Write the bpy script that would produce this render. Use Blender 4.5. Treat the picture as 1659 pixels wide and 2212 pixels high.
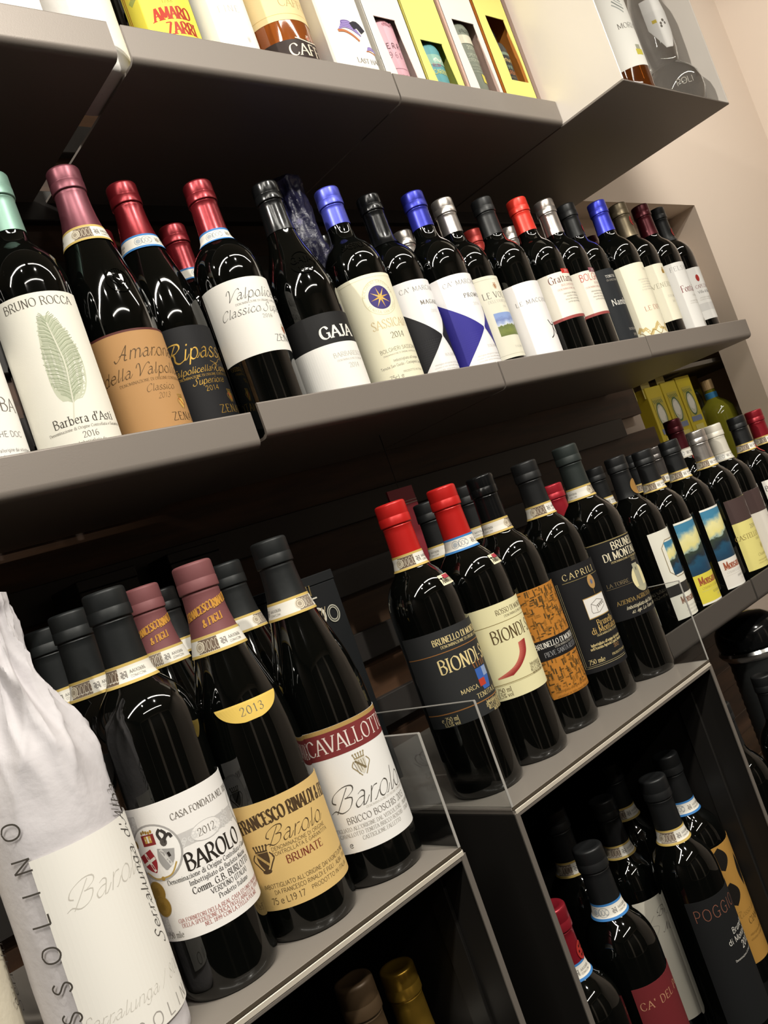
import bpy, math, random
from mathutils import Vector, Matrix
from mathutils.geometry import tessellate_polygon
random.seed(7)
for o in list(bpy.data.objects): bpy.data.objects.remove(o)
S = bpy.context.scene
C = S.collection
ZC = 1.40                                    # camera height above the shop floor

# ------------------------------------------------------------------ camera
def make_camera():
    yaw, pitch, roll, f = 0.73538751, 0.04130869, -0.34415467, 1835.1
    d = Vector((math.sin(yaw)*math.cos(pitch), math.cos(yaw)*math.cos(pitch), math.sin(pitch)))
    rt = d.cross(Vector((0, 0, 1))).normalized(); up = rt.cross(d)
    r2 = math.cos(roll)*rt + math.sin(roll)*up
    u2 = -math.sin(roll)*rt + math.cos(roll)*up
    cam = bpy.data.cameras.new('camera')
    cam.sensor_fit = 'VERTICAL'; cam.sensor_height = 24.0; cam.sensor_width = 18.0
    cam.lens = f/2212*24.0; cam.clip_start = 0.02; cam.clip_end = 30
    o = bpy.data.objects.new('camera', cam); C.objects.link(o)
    m = Matrix((r2, u2, -d)).transposed().to_4x4(); m.translation = (0, 0, ZC)
    o.matrix_world = m
    S.camera = o
make_camera()

# ------------------------------------------------------------------ light and exposure
w = bpy.data.worlds.new('world'); S.world = w; w.use_nodes = True
w.node_tree.nodes['Background'].inputs[0].default_value = (1.0, 0.93, 0.85, 1)
w.node_tree.nodes['Background'].inputs[1].default_value = 0.02
S.view_settings.view_transform = 'Standard'; S.view_settings.look = 'None'
S.view_settings.exposure = 0.08; S.view_settings.gamma = 1.0
S.view_settings.use_curve_mapping = False
CEIL = 2.95
LAMPS = [  # ceiling strip lamps: x, y, length, width, along, watts
    (-0.95, -0.50, 2.3, 0.08, 'X', 45),
    (1.55, -0.50, 2.3, 0.08, 'X', 18),
    (0.30, -1.80, 2.3, 0.08, 'X', 24),
]
SPOTS = [  # ceiling spots: x, y, target, watts, half angle deg
    (-0.25, -0.70, (0.35, 0.60, 1.20), 5, 30),
    (0.75, -0.85, (0.80, 0.70, 1.55), 24, 28),
    (2.05, -0.05, (2.72, 0.95, 2.30), 15, 34),
    (-1.10, 0.28, (1.26, 0.70, 2.20), 36, 20),  # unseen spot added from the left to brighten the end box panel
]
def area(name, loc, rot, sx, sy, power, col):
    l = bpy.data.lights.new(name, 'AREA'); l.shape = 'RECTANGLE'; l.size = sx; l.size_y = sy
    l.energy = power; l.color = col
    o = bpy.data.objects.new(name, l); C.objects.link(o); o.location = loc; o.rotation_euler = rot
    return o
WARM = (1.0, 0.95, 0.85)

# ------------------------------------------------------------------ materials
def lin(c):
    if isinstance(c, str):
        c = [int(c[i:i+2], 16)/255 for i in (0, 2, 4)]
    return tuple((v/12.92 if v <= .04045 else ((v+.055)/1.055)**2.4) for v in c) + (1.0,)
MATS = {}
def M(name, col='808080', rough=.6, metal=0.0, spec=.5, coat=0.0, noise=None, bump=None, trans=0.0, ior=1.45):
    if name in MATS: return MATS[name]
    m = bpy.data.materials.new(name); m.use_nodes = True; nt = m.node_tree
    b = nt.nodes['Principled BSDF']
    b.inputs['Base Color'].default_value = lin(col); b.inputs['Roughness'].default_value = rough
    b.inputs['Metallic'].default_value = metal; b.inputs['Specular IOR Level'].default_value = spec
    b.inputs['Coat Weight'].default_value = coat; b.inputs['Coat Roughness'].default_value = .06
    b.inputs['Transmission Weight'].default_value = trans; b.inputs['IOR'].default_value = ior
    if noise:                                  # (scale, second colour, stretch xyz)
        tc = nt.nodes.new('ShaderNodeTexCoord'); mp = nt.nodes.new('ShaderNodeMapping')
        mp.inputs['Scale'].default_value = noise[2]
        n = nt.nodes.new('ShaderNodeTexNoise'); n.inputs['Scale'].default_value = noise[0]
        n.inputs['Detail'].default_value = 6
        r = nt.nodes.new('ShaderNodeValToRGB')
        r.color_ramp.elements[0].position = .35; r.color_ramp.elements[1].position = .68
        r.color_ramp.elements[0].color = lin(col); r.color_ramp.elements[1].color = lin(noise[1])
        L = nt.links
        L.new(tc.outputs['Object'], mp.inputs['Vector']); L.new(mp.outputs['Vector'], n.inputs['Vector'])
        L.new(n.outputs['Fac'], r.inputs['Fac']); L.new(r.outputs['Color'], b.inputs['Base Color'])
    if bump:                                   # (scale, strength, distance)
        n = nt.nodes.new('ShaderNodeTexNoise'); n.inputs['Scale'].default_value = bump[0]
        n.inputs['Detail'].default_value = 4
        tc = nt.nodes.new('ShaderNodeTexCoord'); nt.links.new(tc.outputs['Object'], n.inputs['Vector'])
        bp = nt.nodes.new('ShaderNodeBump'); bp.inputs['Strength'].default_value = bump[1]
        bp.inputs['Distance'].default_value = bump[2]
        nt.links.new(n.outputs['Fac'], bp.inputs['Height']); nt.links.new(bp.outputs['Normal'], b.inputs['Normal'])
    MATS[name] = m
    return m
def ink(hexcol):                               # flat printing ink
    return M('ink_'+hexcol, hexcol, .55, spec=.3)
def paper(hexcol):                             # label paper with a faint fibre relief
    return M('paper_'+hexcol, hexcol, .62, spec=.3, bump=(900, .12, .0004))
def foil(hexcol, rough=.34, metal=.55):
    return M('foil_%s_%d_%d' % (hexcol, rough*100, metal*100), hexcol, rough, metal=metal, spec=.5, bump=(260, .10, .0006))
def goldink(): return M('ink_gold', 'c9a24c', .35, metal=.7)
glass_black = M('bottle_glass', '050605', .035, spec=.55, ior=1.52, coat=.15)
metal_grey = M('painted_metal', '857d76', .42, metal=.25, spec=.5, bump=(700, .12, .0005))
metal_dark = M('dark_metal', '55504c', .45, metal=.25, bump=(700, .12, .0005))
metal_light = M('light_metal', 'd9d1c8', .34, metal=.12, spec=.5, bump=(9, .15, .004))
def acrylic():
    if 'clear_acrylic' in MATS: return MATS['clear_acrylic']
    m = bpy.data.materials.new('clear_acrylic'); m.use_nodes = True; nt = m.node_tree
    nt.nodes.remove(nt.nodes['Principled BSDF'])
    t = nt.nodes.new('ShaderNodeBsdfTransparent'); t.inputs[0].default_value = (.93, .94, .94, 1)
    g = nt.nodes.new('ShaderNodeBsdfGlossy'); g.inputs['Roughness'].default_value = .04
    f = nt.nodes.new('ShaderNodeFresnel'); ge = nt.nodes.new('ShaderNodeNewGeometry'); mr = nt.nodes.new('ShaderNodeMapRange'); mr.inputs['To Min'].default_value = 1.49; mr.inputs['To Max'].default_value = 1/1.49; nt.links.new(ge.outputs['Backfacing'], mr.inputs['Value']); nt.links.new(mr.outputs[0], f.inputs[0])
    mx = nt.nodes.new('ShaderNodeMixShader')
    L = nt.links; L.new(f.outputs[0], mx.inputs[0]); L.new(t.outputs[0], mx.inputs[1]); L.new(g.outputs[0], mx.inputs[2])
    L.new(mx.outputs[0], nt.nodes['Material Output'].inputs[0])
    MATS['clear_acrylic'] = m
    return m
def clear_glass(name, col, rough=.02):
    return M(name, col, rough, trans=1.0, ior=1.45)

# ------------------------------------------------------------------ mesh helpers
class MB:
    """collects faces (with a material each) and links them as ONE mesh object"""
    def __init__(s): s.v = []; s.f = []; s.m = []; s.mats = []; s.smooth = False; s.uv = None
    def mi(s, m):
        if m not in s.mats: s.mats.append(m)
        return s.mats.index(m)
    def face(s, pts, m):
        i = len(s.v); s.v += [tuple(p) for p in pts]; s.f.append(tuple(range(i, i+len(pts)))); s.m.append(s.mi(m))
    def grid(s, rows, m, closed=False):
        i0 = len(s.v); n = len(rows[0]); k = s.mi(m)
        for r in rows: s.v += [tuple(p) for p in r]
        for a in range(len(rows)-1):
            for b in range(n if closed else n-1):
                c = (b+1) % n
                s.f.append((i0+a*n+b, i0+a*n+c, i0+(a+1)*n+c, i0+(a+1)*n+b)); s.m.append(k)
    def box(s, a, b, m, bevel=0.0):
        x0, y0, z0 = a; x1, y1, z1 = b; i = len(s.v); k = s.mi(m)
        if bevel <= 0:
            s.v += [(x0,y0,z0),(x1,y0,z0),(x1,y1,z0),(x0,y1,z0),(x0,y0,z1),(x1,y0,z1),(x1,y1,z1),(x0,y1,z1)]
            q = [(0,3,2,1),(4,5,6,7),(0,1,5,4),(1,2,6,5),(2,3,7,6),(3,0,4,7)]
            for f in q: s.f.append(tuple(i+j for j in f)); s.m.append(k)
            return
        e = bevel; ctr = Vector(((x0+x1)/2,(y0+y1)/2,(z0+z1)/2)); h = Vector(((x1-x0)/2,(y1-y0)/2,(z1-z0)/2))
        idx = {}
        for sx in (-1,1):
            for sy in (-1,1):
                for sz in (-1,1):
                    for ax in range(3):
                        p = Vector((sx*h.x, sy*h.y, sz*h.z))
                        for a2 in range(3):
                            if a2 != ax: p[a2] -= (sx,sy,sz)[a2]*e
                        idx[(sx,sy,sz,ax)] = len(s.v); s.v.append(tuple(ctr+p))
        def q(l): s.f.append(tuple(l)); s.m.append(k)
        for ax in range(3):
            o1, o2 = [(1,2),(2,0),(0,1)][ax]
            for sg in (-1,1):
                l = []
                for (a_, b_) in ((-1,-1),(1,-1),(1,1),(-1,1)):
                    t = [0,0,0]; t[ax] = sg; t[o1] = a_; t[o2] = b_; l.append(idx[(*t, ax)])
                q(l if sg > 0 else l[::-1])
            for a_ in (-1,1):
                for b_ in (-1,1):
                    l = []
                    for (t_, axx) in ((-1,o1),(1,o1),(1,o2),(-1,o2)):
                        t = [0,0,0]; t[ax] = t_; t[o1] = a_; t[o2] = b_; l.append(idx[(*t, axx)])
                    q(l if a_*b_ > 0 else l[::-1])
        for sx in (-1,1):
            for sy in (-1,1):
                for sz in (-1,1):
                    l = [idx[(sx,sy,sz,0)], idx[(sx,sy,sz,1)], idx[(sx,sy,sz,2)]]
                    q(l if sx*sy*sz > 0 else l[::-1])
    def lathe(s, prof, m, seg=40, wob=None):
        rows = []
        for (r, z) in prof:
            rows.append([((r+(wob(t*2*math.pi/seg, z) if wob else 0))*math.sin(t*2*math.pi/seg), -(r+(wob(t*2*math.pi/seg, z) if wob else 0))*math.cos(t*2*math.pi/seg), z) for t in range(seg)])
        s.grid(rows, m, closed=True)
    def mesh(s, name):
        me = bpy.data.meshes.new(name); me.from_pydata(s.v, [], s.f)
        for m in s.mats: me.materials.append(m)
        me.polygons.foreach_set('material_index', s.m)
        if s.uv:
            l = me.uv_layers.new(name='uv')
            for lp in me.loops: l.data[lp.index].uv = s.uv[lp.vertex_index]
        if s.smooth:
            me.polygons.foreach_set('use_smooth', [True]*len(s.f)); me.set_sharp_from_angle(angle=math.radians(40))
        me.update(); return me
    def build(s, name, parent=None):
        return link(name, s.mesh(name), parent)
def link(name, me, parent=None):
    o = bpy.data.objects.new(name, me); C.objects.link(o)
    if parent: o.parent = parent
    return o
def empty(name, loc, rz=0.0):
    o = bpy.data.objects.new(name, None); C.objects.link(o); o.location = loc; o.rotation_euler = (0, 0, rz)
    o.empty_display_size = .02
    return o
def tag(o, label, cat, group=None):
    o['label'] = label; o['category'] = cat
    if group: o['group'] = group
    return o
def struct(o): o['kind'] = 'structure'; return o
def bez(pts, n=6):
    """Catmull-Rom through points"""
    P = [pts[0]]+list(pts)+[pts[-1]]; out = []
    for i in range(1, len(P)-2):
        a, b, c, d = P[i-1], P[i], P[i+1], P[i+2]
        for k in range(n):
            t = k/n; t2 = t*t; t3 = t2*t
            out.append(tuple(.5*((2*b[j])+(-a[j]+c[j])*t+(2*a[j]-5*b[j]+4*c[j]-d[j])*t2+(-a[j]+3*b[j]-3*c[j]+d[j])*t3) for j in range(len(b))))
    out.append(tuple(pts[-1])); return out

# ------------------------------------------------------------------ a small stroke alphabet (20 units = capital height)
G = {}
for ln in '''A 16 L0 0 8 20|L8 20 16 0|L3 7 13 7
B 14 L2 0 2 20|C2 20 8 20 12 15.5 8 11 2 11|C2 11 9 11 13.5 5.5 9 0 2 0
C 16 C15 15.5 12 19.5 8 20 3 17 1 10 3 3 8 0 12 .5 15 4.5
D 16 L2 0 2 20|C2 20 8 20 14 16 15 10 14 4 8 0 2 0
E 13 L2 0 2 20|L2 20 12 20|L2 10.5 10 10.5|L2 0 13 0
F 12 L2 0 2 20|L2 20 12 20|L2 10.5 10 10.5
G 17 C15 15.5 12 19.5 8 20 3 17 1 10 3 3 8 0 12 .7 15 3|L15 1 15 9|L11 9 17 9
H 16 L2 0 2 20|L14 0 14 20|L2 10.5 14 10.5
I 5 L2.5 0 2.5 20
J 9 L6 20 6 5|C6 6 6 3 3.5 0 .5 1.5
K 15 L2 0 2 20|L14 20 2 8|L6 12 15 0
L 13 L2 0 2 20|L2 0 12.5 0
M 20 L2 0 2 20|L2 20 10 2|L10 2 18 20|L18 0 18 20
N 16 L2 0 2 20|L2 20 14 0|L14 0 14 20
O 18 C9 20 3 17 1 10 3 3 9 0 15 3 17 10 15 17 9 20
P 13 L2 0 2 20|C2 20 9 20 13 15 9 9.5 2 9.5
Q 18 C9 20 3 17 1 10 3 3 9 0 15 3 17 10 15 17 9 20|L10 5 17 -3
R 15 L2 0 2 20|C2 20 9 20 13 15 9 10 2 10|L7 10 15 0
S 12 C11 16.5 8 20 4 19.5 1.5 15.5 4 12 8 9 11 5 8.5 .5 4 0 1 3.5
T 15 L7.5 0 7.5 20|L0 20 15 20
U 16 L2 20 2 7|C2 8 2.5 3 8 0 13.5 3 14 8|L14 7 14 20
V 16 L0 20 8 0|L8 0 16 20
W 24 L0 20 6 0|L6 0 12 20|L12 20 18 0|L18 0 24 20
X 16 L1 20 15 0|L15 20 1 0
Y 15 L0 20 7.5 9|L15 20 7.5 9|L7.5 0 7.5 9
Z 14 L1 20 13 20|L13 20 1 0|L1 0 14 0
a 11 C2 11 5 13 8 11.5 8.5 8|L8.5 9 8.5 0|C8.5 8 4 7.5 1 4 3 .3 6 1 8.5 4
b 12 L2 0 2 20|C2 9 5 13 9 12 11 6.5 9 1 5 0 2 3
c 10 C9.5 10.5 6 13 2.5 11 1 6.5 2.5 2 6 0 9.5 2.5
d 12 L10 0 10 20|C10 9 7 13 3 12 1 6.5 3 1 7 0 10 3
e 11 L1.5 7.5 10 7.5|C10 7.5 9 11.5 6 13 2.5 11 1 6.5 2.5 2 6 0 10 2.5
f 8 L3.5 0 3.5 15|C3.5 14 4 18.5 8 19|L0 13 7 13
g 11 C9 10 6 13 2.5 12 1 7 3 1.5 6 .5 9 4|L9 13 9 -1|C9 0 8 -5 4.5 -6 1.5 -4
h 12 L2 0 2 20|C2 9 5 13 9 12.5 10 9|L10 10 10 0
i 5 L2.5 0 2.5 13|L2.5 17 2.5 19
j 5 L3 -2 3 13|L3 17 3 19|C3 -1 2 -5 -1 -6
k 11 L2 0 2 20|L10 13 2 5|L5 8 11 0
l 5 L2.5 0 2.5 20
m 18 L2 0 2 13|C2 9 5 13 8.5 12.5 9.5 9|L9.5 10 9.5 0|C9.5 9 12 13 15.5 12.5 16.5 9|L16.5 10 16.5 0
n 12 L2 0 2 13|C2 9 5 13 9 12.5 10 9|L10 10 10 0
o 12 C6 13 2.5 11 1 6.5 2.5 2 6 0 9.5 2 11 6.5 9.5 11 6 13
p 12 L2 -6 2 13|C2 9 5 13 9 12 11 6.5 9 1 5 0 2 3
q 12 L10 -6 10 13|C10 9 7 13 3 12 1 6.5 3 1 7 0 10 3
r 8 L2 0 2 13|C2 8 4 12 8 12.5
s 9 C8 11 6 13 3 12.7 1.3 10 4 7.3 7 5 8 2.5 5.5 0 3 .2 .8 2
t 8 L3.5 17 3.5 3|C3.5 4 4 .5 8 1|L0 13 7 13
u 12 L2 13 2 4|C2 5 3 .5 7 0 10 4|L10 13 10 0
v 11 L0 13 5.5 0|L5.5 0 11 13
w 16 L0 13 4 0|L4 0 8 13|L8 13 12 0|L12 0 16 13
x 11 L0 13 11 0|L11 13 0 0
y 11 L0 13 5.5 0|L11 13 3.5 -6
z 10 L1 13 9 13|L9 13 1 0|L1 0 10 0
0 13 C6.5 20 2.5 17 1 10 2.5 3 6.5 0 10.5 3 12 10 10.5 17 6.5 20
1 9 L5 0 5 20|L1.5 16.5 5 20
2 12 C1.5 15 4 20 9 19.5 11 15 8 9 1 0|L1 0 12 0
3 12 C1.5 17 5 20 10 18 9.5 13 5 11 10 9 11.5 4.5 8 0 3 .3 1 3
4 13 L9 0 9 20|L9 20 0 6|L0 6 12 6
5 12 L10 20 3 20|L3 20 2 11|C2 11 6 13 11 10 11 4 7 0 3 .3 1 3
6 12 C10 18.5 6 19 2 13 1.5 6 4 .5 8 .5 11 5 8.5 10.5 5 10.5 2 7
7 12 L1 20 12 20|L12 20 4 0
8 13 C6.5 11 2.5 15.5 6.5 20 10.5 15.5 6.5 11 1.5 5.5 6.5 0 11.5 5.5 6.5 11
9 12 C2.5 1.5 6.5 1 10.5 7 11 14 8.5 19.5 4.5 19.5 1.5 15 4 9.5 7.5 9.5 10.5 13
. 5 L2 0 2 2
, 5 L2.5 2 1.5 -3
' 4 L2 20 2 15
- 9 L1 7 8 7
( 7 C6 21 2 16 1 9 2 2 6 -3
) 7 C1 21 5 16 6 9 5 2 1 -3
/ 9 L0 -2 9 21
% 16 L2 0 14 20|C4 20 1 17 4 13 7 17 4 20|C12 7 9 4 12 0 15 4 12 7
& 16 C15 8 11 2 6 0 2 4 6 10 10 15 7 20 4 16 8 9 15 0
* 10 L5 6 5 16|L1 8 9 14|L9 8 1 14
^ 10 C1 6 4 9 6 8 9 10
~ 13 C7.5 7 12 7.5 11 12 7 13 3 11 1 6.5 3 1.5 7 0 12 2|L4 7.3 12 7.3'''.split('\n'):
    p = ln.split(' ', 2); G[p[0]] = (float(p[1]), p[2])
GS = {'B': (16, 'C2 -1 5 8 9 20|C0 8 -4 10 -3 16 5 21 13 20.5 15 16 10 11.5 8 11|C8 11 15 10 14 2 7 -1 0 2 -4 0'),
 'R': (18, 'C1 0 4 8 8 20|C-3 7 -8 10 -7 16 1 21 11 21 14 16 10 11 6 10.5|C6 10.5 9 7 11 1 17 -2 24 2'),
 'V': (16, 'C-3 14 -2 20 2 20 5 8 5 0 8 6 14 18 19 21 21 18'),
 'A': (16, 'C-4 4 -1 0 4 4 10 17 12 21|C12 21 12 9 12 1 16 1|C3 7 8 9 14 7'),
 'S': (13, 'C13 17 10 21 5 19 5 14 9 9 8 2 3 -1 -3 2 -2 6'),
 'Z': (14, 'C1 18 6 20 13 20|L13 20 1 0|C1 0 7 2 14 0'),
 'C': (15, 'C14 16 13 20 8 20 2 14 1 6 5 0 11 1 15 5'),
 'D': (17, 'C4 0 6 9 8 20|C-1 14 3 20 11 20 16 14 14 4 7 0 1 2'),
 'M': (24, 'C-3 2 0 0 4 8 8 20|C8 20 8 9 9 2|C9 2 13 12 18 20|C18 20 17 8 19 0 24 3'),
 'F': (14, 'C-2 15 2 19 15 20|C8 19 6 8 2 0 -3 2|L3 10 11 10')}
_gc = {}
def glyph(ch, style):
    key = (ch, style == 'script')
    if key in _gc: return _gc[key]
    if key[1] and ch in GS: wd, src = GS[ch]
    elif ch in G: wd, src = G[ch]
    else: _gc[key] = (8, []); return _gc[key]
    st = []
    for part in src.split('|'):
        nums = [float(t) for t in part[1:].split()]
        pts = list(zip(nums[::2], nums[1::2]))
        st.append((part[0], pts))
    ends = [p for k, pts in st for p in (pts[0], pts[-1])]
    res = []
    for k, pts in st:
        ser = []
        if k == 'L':
            a, b = pts
            for p, q in ((a, b), (b, a)):
                if abs(p[1]-q[1]) > abs(p[0]-q[0])*.8 and p[1] in (0, 20, 13, -6) and ends.count(p) == 1: ser.append(p)
                elif abs(p[1]-q[1]) < .1 and p[0] > q[0] and abs(p[0]-q[0]) > 8 and p[1] in (0, 20): ser.append((p[0], p[1], -1 if p[1] == 20 else 1))
        res.append((bez(pts, 3 if len(pts) > 5 else 4) if k == 'C' else pts, ser))
    _gc[key] = (wd, res); return _gc[key]
def text_width(t, h, style, track=0.0):
    return sum(((6 if c == ' ' else glyph(c, style)[0]) + 2.4 + track) for c in t)*h/20
def text_polys(t, h, style='serif', track=0.0, weight=1.0, cond=1.0):
    """list of quads in a plane, origin at the left end of the base line"""
    out = []; x = 0.0; s = h/20
    thick, thin, nib = {'serif': (2.5, .85, .32), 'sans': (1.9, 1.9, 0), 'script': (2.0, .55, .75), 'bold': (4.4, 1.5, .3), 'black': (3.2, 3.2, 0)}[style]
    thick *= weight; thin *= weight
    shear = .42 if style == 'script' else 0.0
    for ch in t:
        if ch == ' ': x += (6+2.4+track)*cond; continue
        wd, st = glyph(ch, style)
        for pts, ser in st:
            n = len(pts); L = []; Rr = []
            for i, (px, py) in enumerate(pts):
                a = pts[max(i-1, 0)]; b = pts[min(i+1, n-1)]
                dx, dy = (b[0]-a[0])*cond, b[1]-a[1]
                l = math.hypot(dx, dy) or 1; dx /= l; dy /= l
                ang = math.atan2(dy, dx); wv = thin+(thick-thin)*abs(math.sin(ang-nib))**1.6
                nx, ny = -dy*wv/2, dx*wv/2
                X = x+px*cond+py*shear
                L.append(((X+nx)*s, (py+ny)*s)); Rr.append(((X-nx)*s, (py-ny)*s))
            for i in range(n-1): out.append((Rr[i], Rr[i+1], L[i+1], L[i]))
            if style in ('serif', 'bold'):
                for sp in ser:
                    if len(sp) == 2:
                        hw = (2.6 if style == 'serif' else 3.6); y0 = sp[1]; t2 = thin*.5
                        cx = x+sp[0]*cond; sg = 1 if y0 in (0, -6) else -1
                        out.append(((( cx-hw)*s, (y0-t2)*s), ((cx+hw)*s, (y0-t2)*s), ((cx+hw)*s, (y0+t2)*s), ((cx-hw)*s, (y0+t2)*s)))
                    else:
                        cx = x+sp[0]*cond
                        out.append(((cx-.4)*s, sp[1]*s) and (((cx-.5)*s, sp[1]*s), ((cx+.6)*s, sp[1]*s), ((cx+.6)*s, (sp[1]+sp[2]*4.5)*s), ((cx-.1)*s, (sp[1]+sp[2]*4.5)*s)))
        if style == 'script' and ch.islower():
            w0 = (wd-1.6)*cond
            cv = [(x+w0, .2), (x+w0+1.2, .5), (x+w0+2.6, 2.5), (x+w0+4.2, 6.5)]
            for (ax, ay), (bx, by) in zip(cv, cv[1:]): out.append((((ax+ay*shear)*s, (ay-.3)*s), ((bx+by*shear)*s, (by-.3)*s), ((bx+by*shear-.3)*s, (by+.35)*s), ((ax+ay*shear-.3)*s, (ay+.35)*s)))
        x += (wd+2.4+track)*cond
    return out, x*s

# ------------------------------------------------------------------ bottle shapes
PROF = {}
PROF['bordeaux'] = [(.0001,.004),(.02,.003),(.031,.0),(.0345,.0008),(.0366,.004),(.0375,.009),(.0375,.0105),(.0375,.181),(.0375,.183),(.0373,.190),(.0366,.197),(.0350,.2045),(.0322,.2115),(.0282,.218),(.0238,.2232),(.0197,.2275),(.0169,.2325),(.0155,.239),(.0149,.25),(.0146,.262),(.0142,.276),(.0153,.2775),(.0153,.283),(.0143,.2845),(.0143,.2945),(.0135,.296),(.0001,.296)]
PROF['burgundy'] = [(.0001,.004),(.02,.003),(.034,.0),(.0366,.001),(.0386,.005),(.0392,.010),(.0392,.0115),(.0392,.136),(.0392,.138),(.0389,.148),(.0380,.159),(.0364,.1705),(.0346,.182),(.0316,.1935),(.0281,.2055),(.0247,.217),(.0216,.228),(.0189,.239),(.0168,.250),(.0155,.261),(.0148,.272),(.0146,.276),(.0155,.2775),(.0155,.283),(.0145,.2845),(.0145,.2945),(.0137,.296),(.0001,.296)]
PROF['sloped'] = [(.0001,.004),(.02,.003),(.032,.0),(.0366,.001),(.0386,.005),(.0392,.010),(.0392,.0115),(.0392,.148),(.0392,.150),(.0388,.160),(.0376,.170),(.0352,.181),(.0318,.1925),(.0276,.204),(.0235,.2145),(.0203,.2245),(.0180,.234),(.0163,.244),(.0152,.256),(.0146,.268),(.0143,.276),(.0153,.2775),(.0153,.283),(.0143,.2845),(.0143,.2945),(.0135,.296),(.0001,.296)]
RB = {k: max(r for r, z in p) for k, p in PROF.items()}
def prof_r(kind, z):
    p = PROF[kind]
    for (r0, z0), (r1, z1) in zip(p[2:], p[3:]):
        if z0 <= z <= z1 and z1 > z0: return r0+(r1-r0)*(z-z0)/(z1-z0)
    return p[-2][0]
_mc = {}
def glass_mesh(kind, mat):
    k = ('g', kind, mat.name)
    if k not in _mc:
        b = MB(); b.lathe(PROF[kind], mat, 44); b.smooth = True; _mc[k] = b.mesh('glass_body')
    return _mc[k]
def cap_mesh(kind, ln, mat, flare=0.0):
    k = ('c', kind, ln, mat.name)
    if k not in _mc:
        z0 = .30-ln; e = .0007; n = 8; p = [(prof_r(kind, z0), z0)]
        for i in range(n+1):
            z = z0+(.2735-z0)*i/n; p.append((prof_r(kind, z)+e, z))
        rt = prof_r(kind, .28)+e
        p += [(rt-.0006,.2745),(rt-.0011,.2755),(rt-.0010,.2760),(rt+.0002,.2765),(rt+.0005,.2769),(rt+.0005,.2775),(rt+.0004,.2848),(rt+.0001,.2853),(rt+.0001,.2858),(rt+.0002,.2863),(rt+.0001,.2970),(rt-.0001,.2980),(rt-.0008,.2991),(rt-.0022,.2997),(rt-.0055,.2998),(rt-.0062,.2993),(.0001,.2993)]
        b = MB(); b.lathe(p, mat, 36); b.smooth = True; _mc[k] = b.mesh('capsule')
    return _mc[k]

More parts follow.
